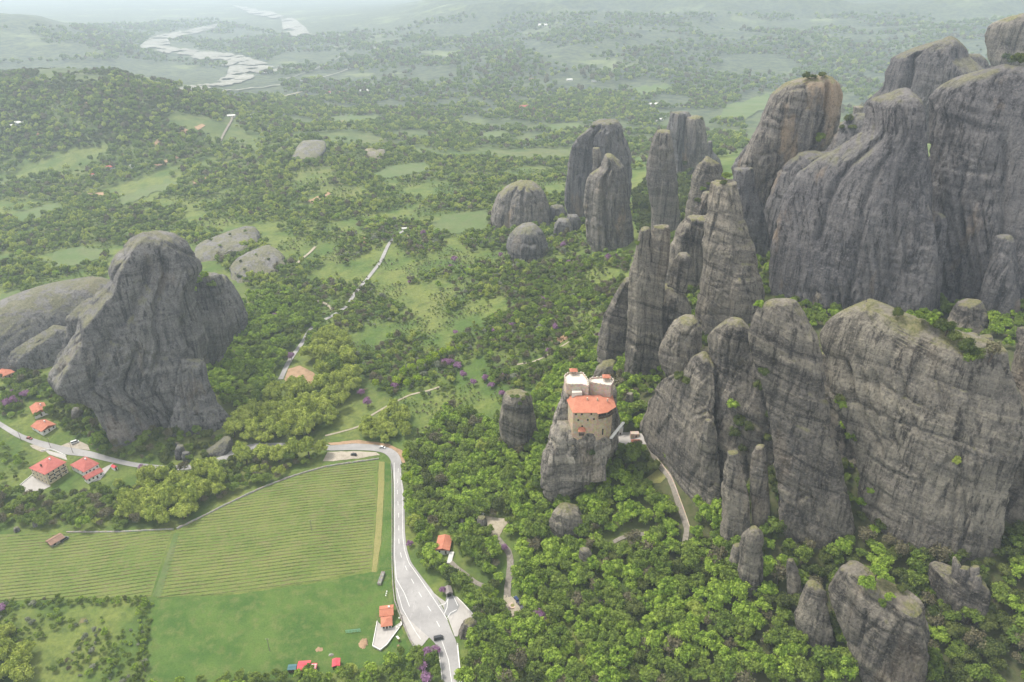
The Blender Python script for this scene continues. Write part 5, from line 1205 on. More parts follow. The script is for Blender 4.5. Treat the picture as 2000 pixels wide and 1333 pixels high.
def mound(name, label, cat, u, v, w, d, h, mat, seed):
    rs = np.random.RandomState(seed); g = G1(u, v); V, F = [(0, 0, h)], []
    for j in range(1, 6):
        for k in range(16):
            a = k * math.pi / 8; t = j / 5; rr = t * (1 + .18 * rs.randn())
            V.append((w * rr * math.cos(a), d * rr * math.sin(a), h * (1 - t * t) * (1 + .2 * rs.randn()) - (.2 if j == 5 else 0)))
    F += [(0, 1 + k, 1 + (k + 1) % 16) for k in range(16)]
    for j in range(4): F += [(1 + j * 16 + k, 1 + (j + 1) * 16 + k, 1 + (j + 1) * 16 + (k + 1) % 16, 1 + j * 16 + (k + 1) % 16) for k in range(16)]
    o = link(name, mesh_np(name, V, F, True), M[mat]); o.location = g
    tag(o, label, cat)
mound('sand_heap', 'larger orange sand heap near the patio', 'heap', 710, 1257, 2.6, 3.4, .9, 'earth', 1)
mound('sand_heap', 'smaller orange sand heap in the open meadow', 'heap', 623, 1269, 2.2, 1.5, .5, 'earth', 2)
mound('sand_heap', 'tiny earth heap below the yellow slide', 'heap', 778, 1262, .8, .7, .5, 'earth', 4)
mound('rubbish_heap', 'grey heap of scrap beside the apart-standing hut', 'heap', 647, 1280, 1.6, 1.0, .7, 'rubble', 3)
g = G1(944, 1010); cr = MB().box((0, 0, 1.6), (.2, .2, 3.6)).box((0, 0, 2.5), (1.5, .18, .2)).build('cross', M['white']); cr.location = g
tag(cr, 'white wooden cross at the rim of the viewpoint clearing', 'cross')
def person(u, v, label, rz=0):
    g = G1(u, v); o = empty('person', g + np.array([0, 0, .36]), rz)
    me = bpy.data.meshes.new('body'); bm = bmesh.new()
    J = {'pel': (0, 0, .95), 'chest': (0, .02, 1.32), 'neck': (0, .03, 1.48), 'head': (0, .05, 1.64), 'top': (0, .05, 1.74), 'lh': (-.1, 0, .9), 'lk': (-.11, .08, .5), 'la': (-.11, -.06, .08), 'lt': (-.11, .1, .04), 'rh': (.1, 0, .9), 'rk': (.11, -.02, .5), 'ra': (.11, -.22, .1), 'rt': (.11, -.06, .04), 'ls': (-.19, .02, 1.4), 'le': (-.25, -.05, 1.12), 'lw': (-.25, .08, .88), 'rs': (.19, .02, 1.4), 're': (.25, .08, 1.12), 'rw': (.24, .2, .9)}
    Rd = dict(pel=.14, chest=.15, neck=.06, head=.10, top=.07, lh=.09, lk=.06, la=.045, lt=.04, rh=.09, rk=.06, ra=.045, rt=.04, ls=.07, le=.05, lw=.04, rs=.07, re=.05, rw=.04)
    ix = {k: bm.verts.new(p) for k, p in J.items()}
    for a_, b_ in (('pel', 'chest'), ('chest', 'neck'), ('neck', 'head'), ('head', 'top'), ('pel', 'lh'), ('lh', 'lk'), ('lk', 'la'), ('la', 'lt'), ('pel', 'rh'), ('rh', 'rk'), ('rk', 'ra'), ('ra', 'rt'), ('chest', 'ls'), ('ls', 'le'), ('le', 'lw'), ('chest', 'rs'), ('rs', 're'), ('re', 'rw')): bm.edges.new((ix[a_], ix[b_]))
    bm.to_mesh(me); bm.free()
    b = link('body', me, M['p_grey'], o)
    md = b.modifiers.new('skin', 'SKIN')
    for i, k in enumerate(J): b.data.skin_vertices[0].data[i].radius = (Rd[k], Rd[k])
    b.data.skin_vertices[0].data[0].use_root = True
    tag(o, label, 'person')
person(368, 915, 'person in dark clothes walking along the lower edge of the road', 1.2)
print('built', time.time() - T0)

# ------------------------------------------------------------------ trees and bushes
def rocks_bvh():
    vs, fs, n = [], [], 0
    for o in bpy.data.objects:
        if o.type == 'MESH' and o.get('category') == 'rock' or (o.parent is not None and o.name.split('.')[0] in ('rock_foot', 'upper_rock', 'rock_shoulder', 'rock_base')):
            mw = np.array(o.location) + (np.array(o.parent.location) if o.parent else 0)
            c = np.empty(len(o.data.vertices) * 3, np.float32); o.data.vertices.foreach_get('co', c)
            c = c.reshape(-1, 3) + mw
            vs.append(c); fs += [tuple(i + n for i in p.vertices) for p in o.data.polygons]; n += len(c)
    return BVHTree.FromPolygons([tuple(map(float, v)) for v in np.concatenate(vs)], fs)
BVH = rocks_bvh()
def rock_hit(u, v):
    d = Vector(ray(u, v)).normalized()
    h = BVH.ray_cast(Vector(CAM), d)
    g = G1(u, v)
    if h[0] is None: return g
    return np.array(h[0]) if (h[0] - Vector(CAM)).length < np.linalg.norm(g - CAM) else g
def hidden(p):
    d = Vector(p) - Vector(CAM)
    h = BVH.ray_cast(Vector(CAM), d.normalized(), d.length - 1.0)
    return h[0] is not None
def mat_leaf(name, a, b, c, trans=0.25):
    m = NT(name)
    oi = m.n('ShaderNodeObjectInfo').outputs['Random']
    at = m.n('ShaderNodeAttribute'); at.attribute_name = 'tint'
    p = m.pos()
    x = m.mix(oi, a, b)
    x = m.mix(m.ramp(at.outputs['Fac'], 0.45, 1.0, 0, 0.8), x, c)
    x = m.mix(m.ramp(at.outputs['Fac'], 0.45, 0.0, 0, 0.6), x, tuple(.5 * q for q in a))
    x = m.mix(m.ramp(m.noise(p, 1.3, 3, .7), .4, .7, 0, .35), x, tuple(.7 * q for q in a))
    dif = m.n('ShaderNodeBsdfDiffuse'); tr = m.n('ShaderNodeBsdfTranslucent'); mx = m.n('ShaderNodeMixShader')
    m.put(dif.inputs[0], x); m.put(tr.inputs[0], x); mx.inputs[0].default_value = trans
    m.t.links.new(dif.outputs[0], mx.inputs[1]); m.t.links.new(tr.outputs[0], mx.inputs[2]); m.t.links.new(mx.outputs[0], m.out.inputs[0])
    m.t.nodes.remove(m.bsdf)
    return m.mat
LEAF = {
 'B': mat_leaf('leaves_bright', (.185, .297, .040), (.280, .386, .056), (.325, .420, .069)),
 'G': mat_leaf('leaves_mid', (.132, .201, .039), (.201, .265, .053), (.230, .287, .057)),
 'D': mat_leaf('leaves_dark', (.064, .090, .028), (.112, .132, .038), (.135, .155, .046), .15),
 'Y': mat_leaf('leaves_olive', (.273, .341, .061), (.352, .404, .084), (.399, .436, .100)),
 'L': mat_leaf('leaves_lime', (.225, .346, .023), (.290, .378, .029), (.338, .402, .036)),
 'N': mat_leaf('twigs_brown', (.140, .125, .075), (.185, .165, .100), (.170, .170, .085), .1),
 'V': mat_leaf('blossom_violet', (.270, .130, .235), (.340, .190, .310), (.360, .230, .330)),
 'W': mat_leaf('leaves_silver', (.200, .223, .146), (.277, .293, .200), (.308, .308, .231)),
}
M['bark'] = plain('bark', (.085, .066, .05), .95, .3, 2.0)
def crown_mesh(name, seed, nl, cards, leaf, body=(.62, .62, .5), cz=1.15, rl=(.30, .46), mat='B', core=.74, jag=.6):
    rs = np.random.RandomState(seed)
    V, F, Tn, nv = [], [], [], 0
    cs = []
    for i in range(nl):
        for _ in range(20):
            d = rs.normal(size=3); d /= np.linalg.norm(d)
            if d[2] < -.55: continue
            c = np.array([0, 0, cz]) + d * np.array(body) * (rs.rand() ** .35)
            if all(np.linalg.norm(c - q) > .22 for q, _ in cs): break
        r = rs.uniform(*rl) * (1.05 - .25 * max(0, d[2]))
        cs.append((c, r))
    for c, r in cs:
        t = rs.rand()
        k = int(cards * (r / rl[1]) ** 2)
        d = rs.normal(size=(k, 3)); d[:, 2] = np.where(d[:, 2] < -.5, -d[:, 2], d[:, 2]); d /= np.linalg.norm(d, axis=1)[:, None]
        pos = c + d * r * (0.78 + .46 * rs.rand(k, 1) ** 1.6)
        nrm = d + jag * rs.normal(size=(k, 3)); nrm /= np.linalg.norm(nrm, axis=1)[:, None]
        a = np.cross(nrm, rs.normal(size=(k, 3))); a /= np.linalg.norm(a, axis=1)[:, None] + 1e-9
        b = np.cross(nrm, a)
        s = leaf * rs.uniform(.6, 1.3, (k, 1))
        q = np.stack([pos - a * s, pos + b * s * .62, pos + a * s, pos - b * s * .62], 1)
        V.append(q.reshape(-1, 3)); F.append(np.arange(4 * k).reshape(-1, 4) + nv); nv += 4 * k
        Tn += list(np.clip(t + .25 * rs.normal(size=k), 0, 1))
        if core:
            nu, nw = 7, 5
            th = np.linspace(0, 2 * math.pi, nu, endpoint=False); ph = np.linspace(.15, math.pi - .15, nw)
            g = np.stack([np.outer(np.sin(ph), np.cos(th)), np.outer(np.sin(ph), np.sin(th)), np.outer(np.cos(ph), np.ones(nu))], -1)
            g = c + g * r * core * rs.uniform(.85, 1.12, (nw, nu, 1))
            idx = np.arange(nu * nw).reshape(nw, nu)
            V.append(g.reshape(-1, 3))
            F.append(np.stack([idx[:-1], idx[1:], np.roll(idx[1:], -1, 1), np.roll(idx[:-1], -1, 1)], -1).reshape(-1, 4) + nv); nv += nu * nw
            Tn += [t * .8] * ((nw - 1) * nu)
    me = mesh_np(name, np.concatenate(V), np.concatenate(F))
    at = me.attributes.new('tint', 'FLOAT', 'FACE'); at.data.foreach_set('value', np.array(Tn, np.float32))
    me.materials.append(LEAF[mat])
    return me
def trunk_mesh(name, seed, h=1.0, r=.075):
    rs = np.random.RandomState(seed)
    V, F = [], []
    def tube(p0, p1, r0, r1, bend):
        n0 = len(V); p0, p1 = np.array(p0), np.array(p1)
        for i in range(4):
            t = i / 3; c = p0 + (p1 - p0) * t + np.array(bend) * math.sin(t * math.pi)
            for k in range(6):
                a = k * math.pi / 3; rr = r0 + (r1 - r0) * t
                V.append((c[0] + rr * math.cos(a), c[1] + rr * math.sin(a), c[2]))
        for i in range(3):
            for k in range(6):
                F.append((n0 + i * 6 + k, n0 + i * 6 + (k + 1) % 6, n0 + (i + 1) * 6 + (k + 1) % 6, n0 + (i + 1) * 6 + k))
    tube((0, 0, -.12), (.05 * rs.randn(), .05 * rs.randn(), h), r * 1.3, r * .7, (.04 * rs.randn(), .04 * rs.randn(), 0))
    for i in range(5):
        a = i * 1.26 + rs.rand(); z0 = h * rs.uniform(.5, .95)
        tube((0, 0, z0), (.42 * math.cos(a), .42 * math.sin(a), z0 + .45 * rs.uniform(.6, 1.2)), r * .5, r * .15, (0, 0, .05))
    me = mesh_np(name, V, F, True); me.materials.append(M['bark'])
    return me
# detailed crowns (near) and light ones (far), three shapes of each kind
KIND_SHAPE = {'B': dict(nl=22, cards=95, leaf=.10, core=.62, rl=(.18, .36), body=(.74, .74, .58)), 'G': dict(nl=19, cards=100, leaf=.10, core=.62, rl=(.18, .38), body=(.74, .74, .56)), 'D': dict(nl=12, cards=140, leaf=.085, body=(.66, .66, .42), cz=.95), 'Y': dict(nl=20, cards=120, leaf=.085, body=(.72, .72, .56), rl=(.24, .38)),
              'L': dict(nl=14, cards=140, leaf=.095), 'N': dict(nl=12, cards=80, leaf=.10, core=.45, jag=1.2), 'V': dict(nl=11, cards=105, leaf=.105, core=.55, body=(.66, .66, .42), cz=1.0), 'W': dict(nl=11, cards=110, leaf=.095, body=(.66, .66, .4), cz=.85)}
CROWN, FARCROWN = {}, {}
for ki, (k, sh) in enumerate(KIND_SHAPE.items()):
    CROWN[k] = [crown_mesh('crown', 100 * ki + j, mat=k, **{**sh, 'nl': sh['nl'] + j - 1}) for j in range(3)]
    fs = dict(sh); fs.update(nl=7, cards=34, leaf=.19, rl=(.36, .52), core=.8)
    FARCROWN[k] = [crown_mesh('crown', 100 * ki + 50 + j, mat=k, **fs) for j in range(2)]
TRUNK = [trunk_mesh('trunk', j) for j in range(3)]

EXCL_POLY = [VR, VL, [(744,898),(768,898),(770,1112),(740,1120)], LM[:9] + LM[-2:], PLATEAU,
    ROAD_L + ROAD_R[::-1], WR_U + WR_D[::-1], [(768,1130),(785,1132),(850,1158),(875,1165),(895,1160),(932,1204),(915,1218),(896,1246),(870,1262),(850,1262),(835,1250),(826,1268),(808,1268),(786,1232),(770,1180)],
    [(636,880),(742,882),(742,892),(640,904)], [(40,945),(56,905),(96,875),(135,880),(190,890),(225,905),(205,940),(180,952),(150,952),(100,962),(50,965)], [(48,783),(98,783),(100,812),(60,815)], [(58,822),(110,822),(112,850),(60,850)], [(-10,716),(34,716),(34,742),(-10,742)],
    [(116,856),(178,866),(178,884),(120,880)], [(722,1172),(790,1172),(790,1232),(746,1280),(720,1268)], [(552,1286),(676,1278),(676,1312),(552,1316)], [(840,1038),(886,1038),(886,1106),(850,1090)], [(862,1140),(892,1140),(894,1170),(866,1170)],
    [(980,1160),(1024,1162),(1026,1208),(984,1210)], [(1190,845),(1275,845),(1280,875),(1195,880)], [(1258,930),(1306,915),(1306,948),(1262,950)], [(552,716),(624,712),(626,762),(552,764)], [(78,1036),(136,1036),(136,1078),(70,1082)]] + FARF + [[(437,47),(297,72),(274,93),(290,105),(378,117),(446,131),(440,150),(330,177),(360,184),(470,166),(506,146),(546,143),(546,130),(455,105),(335,92),(332,82),(413,62)], [(445,8),(490,32),(552,66),(610,74),(580,36),(525,22)]]
EXCL_PATH = [(path_world(p, 60), w) for p, w in ((FR, 0.6), ([(616,483),(592,505),(580,516)], 2), ([(635,852),(700,835),(725,812),(760,792),(800,772),(870,752)], 1.0), ([(970,1052),(992,1076),(997,1105),(991,1172)], 2.4),
    ([(880,1098),(909,1122),(945,1146)], 1.8), ([(1262,858),(1280,898),(1306,930),(1325,985),(1342,1035),(1336,1066)], .9), ([(1198,1060),(1235,1046),(1258,1044)], 1.6), ([(1008,713),(1062,699),(1112,668)], 1.0), ([(455,228),(445,250),(431,277)], 8))]
def rock_mask(x, y):
    m = np.zeros(x.shape, bool)
    for Pn, zz, C2, nh in ROCKS:
        k = np.argmin(np.abs(zz - (H(C2[:, 0], C2[:, 1]) + 1.0)))
        ring = Pn[k, ::4, :2]
        c = ring.mean(0); rad = np.linalg.norm(ring - c, axis=1).max() + 3
        near = (x - c[0]) ** 2 + (y - c[1]) ** 2 < rad * rad
        if near.any():
            g = c + (ring - c) * 1.02
            m[near] |= inpoly(x[near], y[near], [tuple(q) for q in g])
    return m
TREES = []   # x, y, z, r, kind, zone
def scatter(zone, poly, spacing, rr, mix, seed, clump=None, thr=0.0, margin=.85):
    rs = np.random.RandomState(seed)
    e = dens(poly, 60)
    w = ground(e[:, 0], e[:, 1])[:, :2]
    lo, hi = w.min(0) - spacing, w.max(0) + spacing
    gx, gy = np.meshgrid(np.arange(lo[0], hi[0], spacing), np.arange(lo[1], hi[1], spacing * .87))
    gx = gx + (np.arange(gx.shape[0])[:, None] % 2) * spacing * .5
    x = gx.ravel() + rs.uniform(-.42, .42, gx.size) * spacing; y = gy.ravel() + rs.uniform(-.42, .42, gx.size) * spacing
    z = H(x, y)
    u, v, dep = proj(np.column_stack([x, y, z]))
    ok = inpoly(u, v, poly) & (dep > 50)
    if clump:
        cl = fbm(x / clump, y / clump, seed * .37, 3)
        ok &= cl + .25 * (rs.rand(len(x)) - .5) > thr
    x, y, z, u, v = x[ok], y[ok], z[ok], u[ok], v[ok]
    rad = rr[0] + (rr[1] - rr[0]) * rs.rand(len(x)) ** 1.4
    bad = np.zeros(len(x), bool)
    for p in EXCL_POLY: bad |= inpoly(u, v, p)
    for pw, wd in EXCL_PATH:
        c = pw.mean(0)
        near = np.abs(x - c[0]) + np.abs(y - c[1]) < 400
        if near.any():
            dmin = np.min(np.hypot(x[near][:, None] - pw[None, :, 0], y[near][:, None] - pw[None, :, 1]), axis=1)
            bad[near] |= dmin < wd + margin * rad[near]
    bad |= rock_mask(x, y)
    ks = list(mix); pr = np.array([mix[k] for k in ks], float)
    pr = pr / pr.sum()
    nk = fbm(x / 30, y / 30, seed + 4.2, 2)
    q = np.clip(rs.rand(len(x)) * .62 + (.5 + .8 * nk) * .38, 0, .9999)
    kk = np.searchsorted(np.cumsum(pr), q).clip(0, len(ks) - 1)
    for i in np.nonzero(~bad)[0]: TREES.append((x[i], y[i], z[i], rad[i], ks[kk[i]], zone))
scatter('wood below the monastery', [(796,910),(800,880),(880,800),(960,830),(1060,770),(1110,700),(1230,690),(1240,760),(1280,860),(1420,1010),(1500,1180),(1640,1280),(1700,1350),(905,1350),(902,1250),(934,1212),(905,1170),(850,1130),(804,1080)], 5.3, (2.9, 5.8), dict(D=.20, N=.06, G=.26, B=.39, V=.01, Y=.06, L=.03), 1)
scatter('dark wood under the cliffs', [(1420,1010),(1560,1050),(1700,1040),(2060,1040),(2060,1350),(1700,1350),(1640,1280),(1500,1180)], 5.2, (2.6, 5.2), dict(D=.50, N=.04, G=.24, B=.22), 2)
scatter('gully trees', [(1480,440),(1560,470),(1640,540),(1850,600),(2010,590),(2010,670),(1600,650),(1470,560)], 6, (2.6, 4.6), dict(D=.2, G=.35, B=.4, Y=.05), 3)
scatter('gully trees', [(1232,380),(1345,295),(1350,480),(1262,500),(1235,430)], 6, (2.6, 4.5), dict(D=.75, G=.25), 4)
scatter('gully trees', [(1225,690),(1400,520),(1420,640),(1300,780),(1240,780)], 5.5, (2.0, 3.8), dict(D=.3, G=.35, B=.35), 41)
scatter('gully trees', [(1395,640),(1520,640),(1530,1060),(1500,1060),(1400,900)], 5.0, (1.8, 3.4), dict(D=.6, G=.3, B=.1), 42)
scatter('gully trees', [(1590,700),(1700,700),(1720,1050),(1620,1050)], 5.0, (1.8, 3.6), dict(D=.3, G=.35, B=.35), 43)
scatter('wood behind the massif', [(395,760),(392,650),(430,640),(490,580),(560,570),(610,600),(640,620),(605,680),(560,700),(545,760),(500,810),(440,800)], 6.4, (3.2, 5.4), dict(D=.12, G=.33, B=.5, V=.05), 5)
scatter('bushes at the foot of the massif', [(20,720),(110,742),(210,755),(230,820),(400,850),(456,862),(400,902),(300,906),(200,892),(176,868),(100,838),(60,820),(0,815),(0,740)], 5.8, (2.0, 4.2), dict(D=.42, G=.28, N=.14, B=.13, W=.03), 6)
scatter('plane trees at the road bend', [(452,850),(500,800),(560,770),(600,690),(640,650),(690,690),(700,760),(650,830),(645,864),(560,872),(470,882)], 8.6, (5.2, 8.2), dict(G=.10, Y=.88, N=.02), 7)
scatter('plane trees at the road bend', [(700,812),(760,796),(800,812),(806,862),(770,868),(715,864)], 7.6, (4.0, 6.2), dict(Y=.8, G=.2), 71)
scatter('plane trees above the vineyard', [(236,985),(300,940),(420,922),(440,960),(400,1000),(330,1030),(250,1032)], 8, (4.8, 7.2), dict(Y=.85, G=.15), 72)
scatter('trees along the vineyard top', [(-40,962),(40,955),(120,970),(236,950),(440,905),(540,890),(636,890),(590,918),(470,966),(420,985),(236,1036),(60,1034),(-40,1036)], 6.2, (2.4, 4.6), dict(D=.22, G=.36, N=.18, Y=.18, B=.06), 8)
scatter('scattered bushes on the slope', [(560,590),(700,430),(960,440),(1140,470),(1235,500),(1172,690),(1060,745),(900,840),(820,870),(800,800),(690,720),(640,640)], 5.0, (1.2, 4.0), dict(D=.16, W=.08, N=.15, G=.33, Y=.12, B=.16, V=.06), 9, 55, -.06)
scatter('scattered bushes on the slope', [(1000,520),(1235,500),(1172,690),(1060,745),(960,760),(940,640)], 5.6, (1.6, 3.8), dict(D=.25, N=.15, G=.35, B=.2, V=.05), 91, 60, -.2)
scatter('hill scrub', [(-60,660),(-60,395),(300,380),(700,300),(1210,320),(1235,430),(1140,475),(950,450),(700,430),(560,590),(480,560),(380,480),(220,480),(200,545)], 6.4, (1.5, 4.8), dict(D=.18, N=.07, G=.36, Y=.26, B=.13), 10, 75, -.14)
scatter('scattered bushes on the slope', [(560,590),(700,430),(960,440),(1140,470),(1235,500),(1172,690),(1060,745),(900,840),(820,870),(800,800),(690,720),(640,640)], 3.0, (.35, 1.15), dict(D=.2, W=.12, N=.2, G=.35, B=.13), 95, 35, .05)
scatter('hill scrub', [(-60,660),(-60,395),(300,380),(700,300),(1210,320),(1235,430),(1140,475),(950,450),(700,430),(560,590),(480,560),(380,480),(220,480),(200,545)], 4.6, (.5, 1.7), dict(D=.2, N=.12, G=.4, Y=.28), 105, 45, -.02)
scatter('far woods', [(-60,140),(60,140),(230,140),(300,165),(390,184),(490,216),(420,262),(250,285),(60,300),(-60,300)], 8.0, (2.2, 5.0), dict(D=.62, N=.08, G=.30), 112, 120, -.2)
scatter('far woods', [(-80,400),(-80,160),(240,150),(480,190),(1440,175),(1460,300),(1240,335),(1200,330),(700,300),(300,382)], 10.5, (2.6, 6.6), dict(D=.16, N=.12, G=.38, Y=.34), 11, 170, -.12)
scatter('far woods', [(-80,130),(-80,60),(200,50),(420,40),(560,70),(760,60),(900,30),(2050,30),(2050,130),(1700,250),(1440,180),(760,192),(560,186),(540,150),(260,118)], 24, (5, 11), dict(D=.25, N=.15, G=.4, Y=.2), 111, 330, -.08)
scatter('scrub at the field corner', [(-20,1180),(290,1176),(284,1345),(-20,1345)], 3.8, (.7, 2.2), dict(D=.06, N=.16, W=.18, G=.35, B=.25), 12, 22, .0)
scatter('scrub at the field corner', [(262,1172),(300,1174),(290,1260),(286,1345),(262,1345),(270,1240)], 3.2, (1.0, 2.0), dict(D=.2, G=.5, B=.3), 121)
scatter('hedge', [(-20,1172),(290,1166),(290,1182),(-20,1190)], 3.2, (.9, 1.9), dict(D=.3, G=.4, B=.2, N=.1), 122)
scatter('trees at the bottom edge', [(300,1324),(560,1318),(690,1296),(790,1278),(846,1290),(864,1360),(300,1360)], 5.6, (2.2, 4.2), dict(D=.15, G=.4, B=.25, Y=.15, N=.05), 14)
scatter('bottom corner planes', [(-40,1215),(40,1240),(70,1345),(-40,1345)], 7, (4.0, 5.8), dict(Y=1), 141)
scatter('slope by the guesthouse', [(-40,850),(20,856),(60,885),(50,930),(0,955),(-40,960)], 6, (1.2, 2.8), dict(D=.3, G=.4, B=.2, N=.1), 15, 20, .0)
print('trees', len(TREES), time.time() - T0)
def add(u, v, r, k, zone): 
    g = G1(u, v); TREES.append((g[0], g[1], g[2], r, k, zone))
for (u, v, r) in [(20,800,4.2),(52,778,4.6),(30,795,4),(835,1215,0)][:3]: add(u, v, r, 'V', 'blossoming trees')
for (u, v, r) in [(888,512,4),(880,525,3),(800,555,2.6),(1060,590,3.2),(1000,640,3.4),(965,655,3.8),(1085,650,3.6),(890,655,3.2),(1065,605,2.4),(1100,490,4.2),(1110,520,3.2),(978,505,3),(895,720,4),(880,715,4),(905,740,3.6),(870,712,3.4),(948,745,3.4),(925,755,3.2),(960,760,3),(980,775,3.2),(718,795,4.4),(705,775,3.6),(772,760,3.6),(570,705,4),(985,740,3),(1070,690,2.6),(620,578,2.6),(600,572,2.4),(645,570,2.4),(802,1030,3),(800,1068,2.4),(892,915,3),(824,1310,3.6),(838,1288,3.2),(834,1334,3.8),(852,1276,2.8),(866,1160,2.2),(985,1078,2.4),(1105,1175,2.2),(1175,1185,2.2),(1170,660,3),(5,1195,3.2),(100,700,3.4),(85,694,3),(280,925,3.6),(30,768,3)]: add(u, v, r, 'V', 'blossoming trees')
for (u, v, r) in [(775,752,4.6),(790,740,4.4),(806,730,4.4),(822,722,4.2),(838,715,4),(852,705,4.2),(866,698,4),(880,692,4.2),(900,690,3.6),(796,760,4),(815,748,4),(735,760,3.6),(648,548,3.2),(636,560,3),(795,905,4.6),(800,925,4.2),(798,950,4.2),(810,935,3.6),(960,1172,4),(1012,1140,4.8)]: add(u, v, r, 'L' if u != 1012 else 'B', 'lime-green trees')
for (u, v, r) in [(482,906,6.8),(512,900,7.4),(545,903,7.0),(575,897,7.2),(604,893,6.6),(628,889,5.6),(470,888,6)]: add(u, v, r, 'Y', 'plane trees at the road bend')
# bushes growing on the rocks (seen against the stone)
for (u, v, r, k) in [(1574,152,3,'D'),(1588,151,3,'D'),(1604,148,3.4,'D'),(1655,238,4,'D'),(1664,252,4,'D'),(1644,250,3,'D'),(1598,280,4,'G'),(1370,232,2.6,'D'),(1352,330,4,'D'),(1338,322,4,'D'),(1372,372,3,'G'),(1384,360,3,'D'),(1412,360,3,'D'),(1418,350,3,'G'),(1362,395,3,'D'),
        (1330,740,4,'D'),(1342,748,4,'D'),(1322,735,3,'D'),(1915,96,5,'D'),(1908,88,5,'D'),(1960,118,5,'D'),(1985,126,5,'D'),(1975,122,4,'D'),(1752,618,3,'D'),(1800,630,3.4,'G'),(1830,646,3.8,'D'),(1846,652,4,'D'),(1860,664,3.6,'D'),(1815,636,3,'B'),(1885,690,4,'D'),(1900,700,4,'D'),(1932,700,4.2,'N'),(1890,712,3,'G'),(1965,678,3,'B'),(1985,655,4,'D'),(1975,660,3.6,'G'),(1640,800,3.6,'B'),(1650,840,3.6,'B'),(1660,860,4,'G'),(1640,780,3,'D'),(1430,800,3.6,'B'),(1440,830,4,'D'),(1432,850,4,'D'),(1460,840,3.4,'D'),(1450,880,3.4,'D'),(1490,730,3,'D'),(1480,760,3,'D'),(1498,815,3,'D'),(1500,860,3.4,'D'),(1508,940,3,'D'),
        (1155,888,3.2,'D'),(1010,775,1.8,'G'),(1022,778,1.8,'D'),(1030,772,1.6,'G'),(1000,774,1.5,'G'),(1015,790,1.6,'G'),(400,545,4,'B'),(390,555,4,'G'),(415,560,4,'G'),(380,570,3.4,'B'),(1720,1180,2,'G'),(1735,1170,2,'B'),(1760,1150,2.2,'D'),(1690,1150,3.4,'B'),(1710,1130,4,'B'),(1480,600,3,'B'),(1790,612,2.4,'G'),(1245,480,2.4,'G'),(1865,905,2,'Y'),(1700,960,2.6,'B'),(1158,247,2.4,'D'),(1192,240,1.4,'D')]:
    p = rock_hit(u, v + 4)
    TREES.append((p[0], p[1], p[2] - .4, r, k, 'rock ledge bushes'))
for (u, v, r, k) in [(470,512,1.6,'D'),(500,500,1.4,'G'),(525,508,1.8,'D'),(540,520,1.5,'G'),(478,528,1.8,'D'),(410,470,1.8,'D'),(450,462,2,'D'),(480,455,1.8,'G'),(430,482,2,'G')]:
    p = rock_hit(u, v); TREES.append((p[0], p[1], p[2] - .3, r, k, 'rock ledge bushes'))
TX = np.array([(t[0], t[1], t[2], t[3]) for t in TREES])
_pu, _pv, _pd = proj(np.column_stack([TX[:, 0], TX[:, 1], TX[:, 2] + TX[:, 3]]))
_size = TX[:, 3] / _pd * FPX
_inview = (_pu > -5) & (_pu < 2005) & (_pv > -5) & (_pv < 1340)
LAND = [((863,1060),'the orange-roofed hut'),((958,1018),'the viewpoint clearing'),((1002,1183),'the round planter'),((880,1155),'the gate hut'),((916,1228),'the outcrop at the junction'),((880,1320),'the road at the bottom edge'),((1012,830),'the stubby weed-topped pillar'),((1107,1028),'the low bald dome'),((1467,1100),'the squat pinnacle'),((1590,1215),'the tongue-shaped boulder'),((1725,1240),'the massive grassy boulder'),((1880,1160),'the dark stone-topped ridge'),((1620,1050),'the foot of the great tilted fin'),((1895,1030),'the thumb-shaped rock'),((1335,1040),'the end of the monastery path'),((1240,870),'the monastery forecourt'),((1110,960),'the foot of the monastery rock'),((785,985),'the straight road'),((775,880),'the road bend'),((580,850),'the hidden road stretch'),((345,1030),'the vineyard top corner'),((92,930),'the yellow guesthouse'),((180,930),'the white-walled house'),((108,1058),'the stone barn'),((75,800),'the upper cottage'),((320,860),'the verge boulders'),((600,1305),'the red-roofed shed'),((760,1250),'the white patio'),((20,1290),'the lower left corner'),((280,1200),'the meadow hedge corner'),((470,720),'the buttress of the massif'),((580,740),'the bare earth patch'),((850,720),'the middle of the slope'),((1050,600),'the upper slope'),((1560,580),'the cliff gully'),((1400,1200),'the wood below the squat pinnacle'),((1200,1250),'the wood at the bottom centre'),((1150,1110),'the reddish crag'),((1230,980),'the wood beside the path'),((1900,1300),'the dark corner wood'),((1440,830),'the gully between the fins'),((1870,680),'the bushy cliff rim'),((1660,850),'the ivy cleft beside the great fin'),((1660,250),'the saddle under the cliff tower'),((1345,335),'the shrub-topped tower'),((1950,110),'the highest cliff')]
KNAME = {'B': 'bright green broadleaf tree', 'G': 'mid green broadleaf tree', 'D': 'dark green evergreen oak', 'Y': 'yellowish olive plane tree', 'L': 'lime green tree in fresh leaf', 'N': 'brown leafless tree', 'V': 'violet blossoming tree', 'W': 'silvery grey bush'}
OBN = {'B': 'broadleaf_tree', 'G': 'broadleaf_tree', 'D': 'evergreen_oak', 'Y': 'plane_tree', 'L': 'broadleaf_tree', 'N': 'bare_tree', 'V': 'blossoming_tree', 'W': 'bush'}
chosen = []
for i in np.argsort(-_size):
    if not _inview[i] or TREES[i][4] == 'V': continue
    if hidden((TX[i, 0], TX[i, 1], TX[i, 2] + 1.5 * TX[i, 3])): continue
    chosen.append(i)
    if len(chosen) >= 300: break
chosen += [i for i in range(len(TREES)) if TREES[i][4] == 'V' and _inview[i] and _size[i] > 2.5 and not hidden((TX[i, 0], TX[i, 1], TX[i, 2] + 1.4 * TX[i, 3]))][:90]
cset = set(int(i) for i in chosen)
slot = {}
_lp = np.array([l[0] for l in LAND], float)
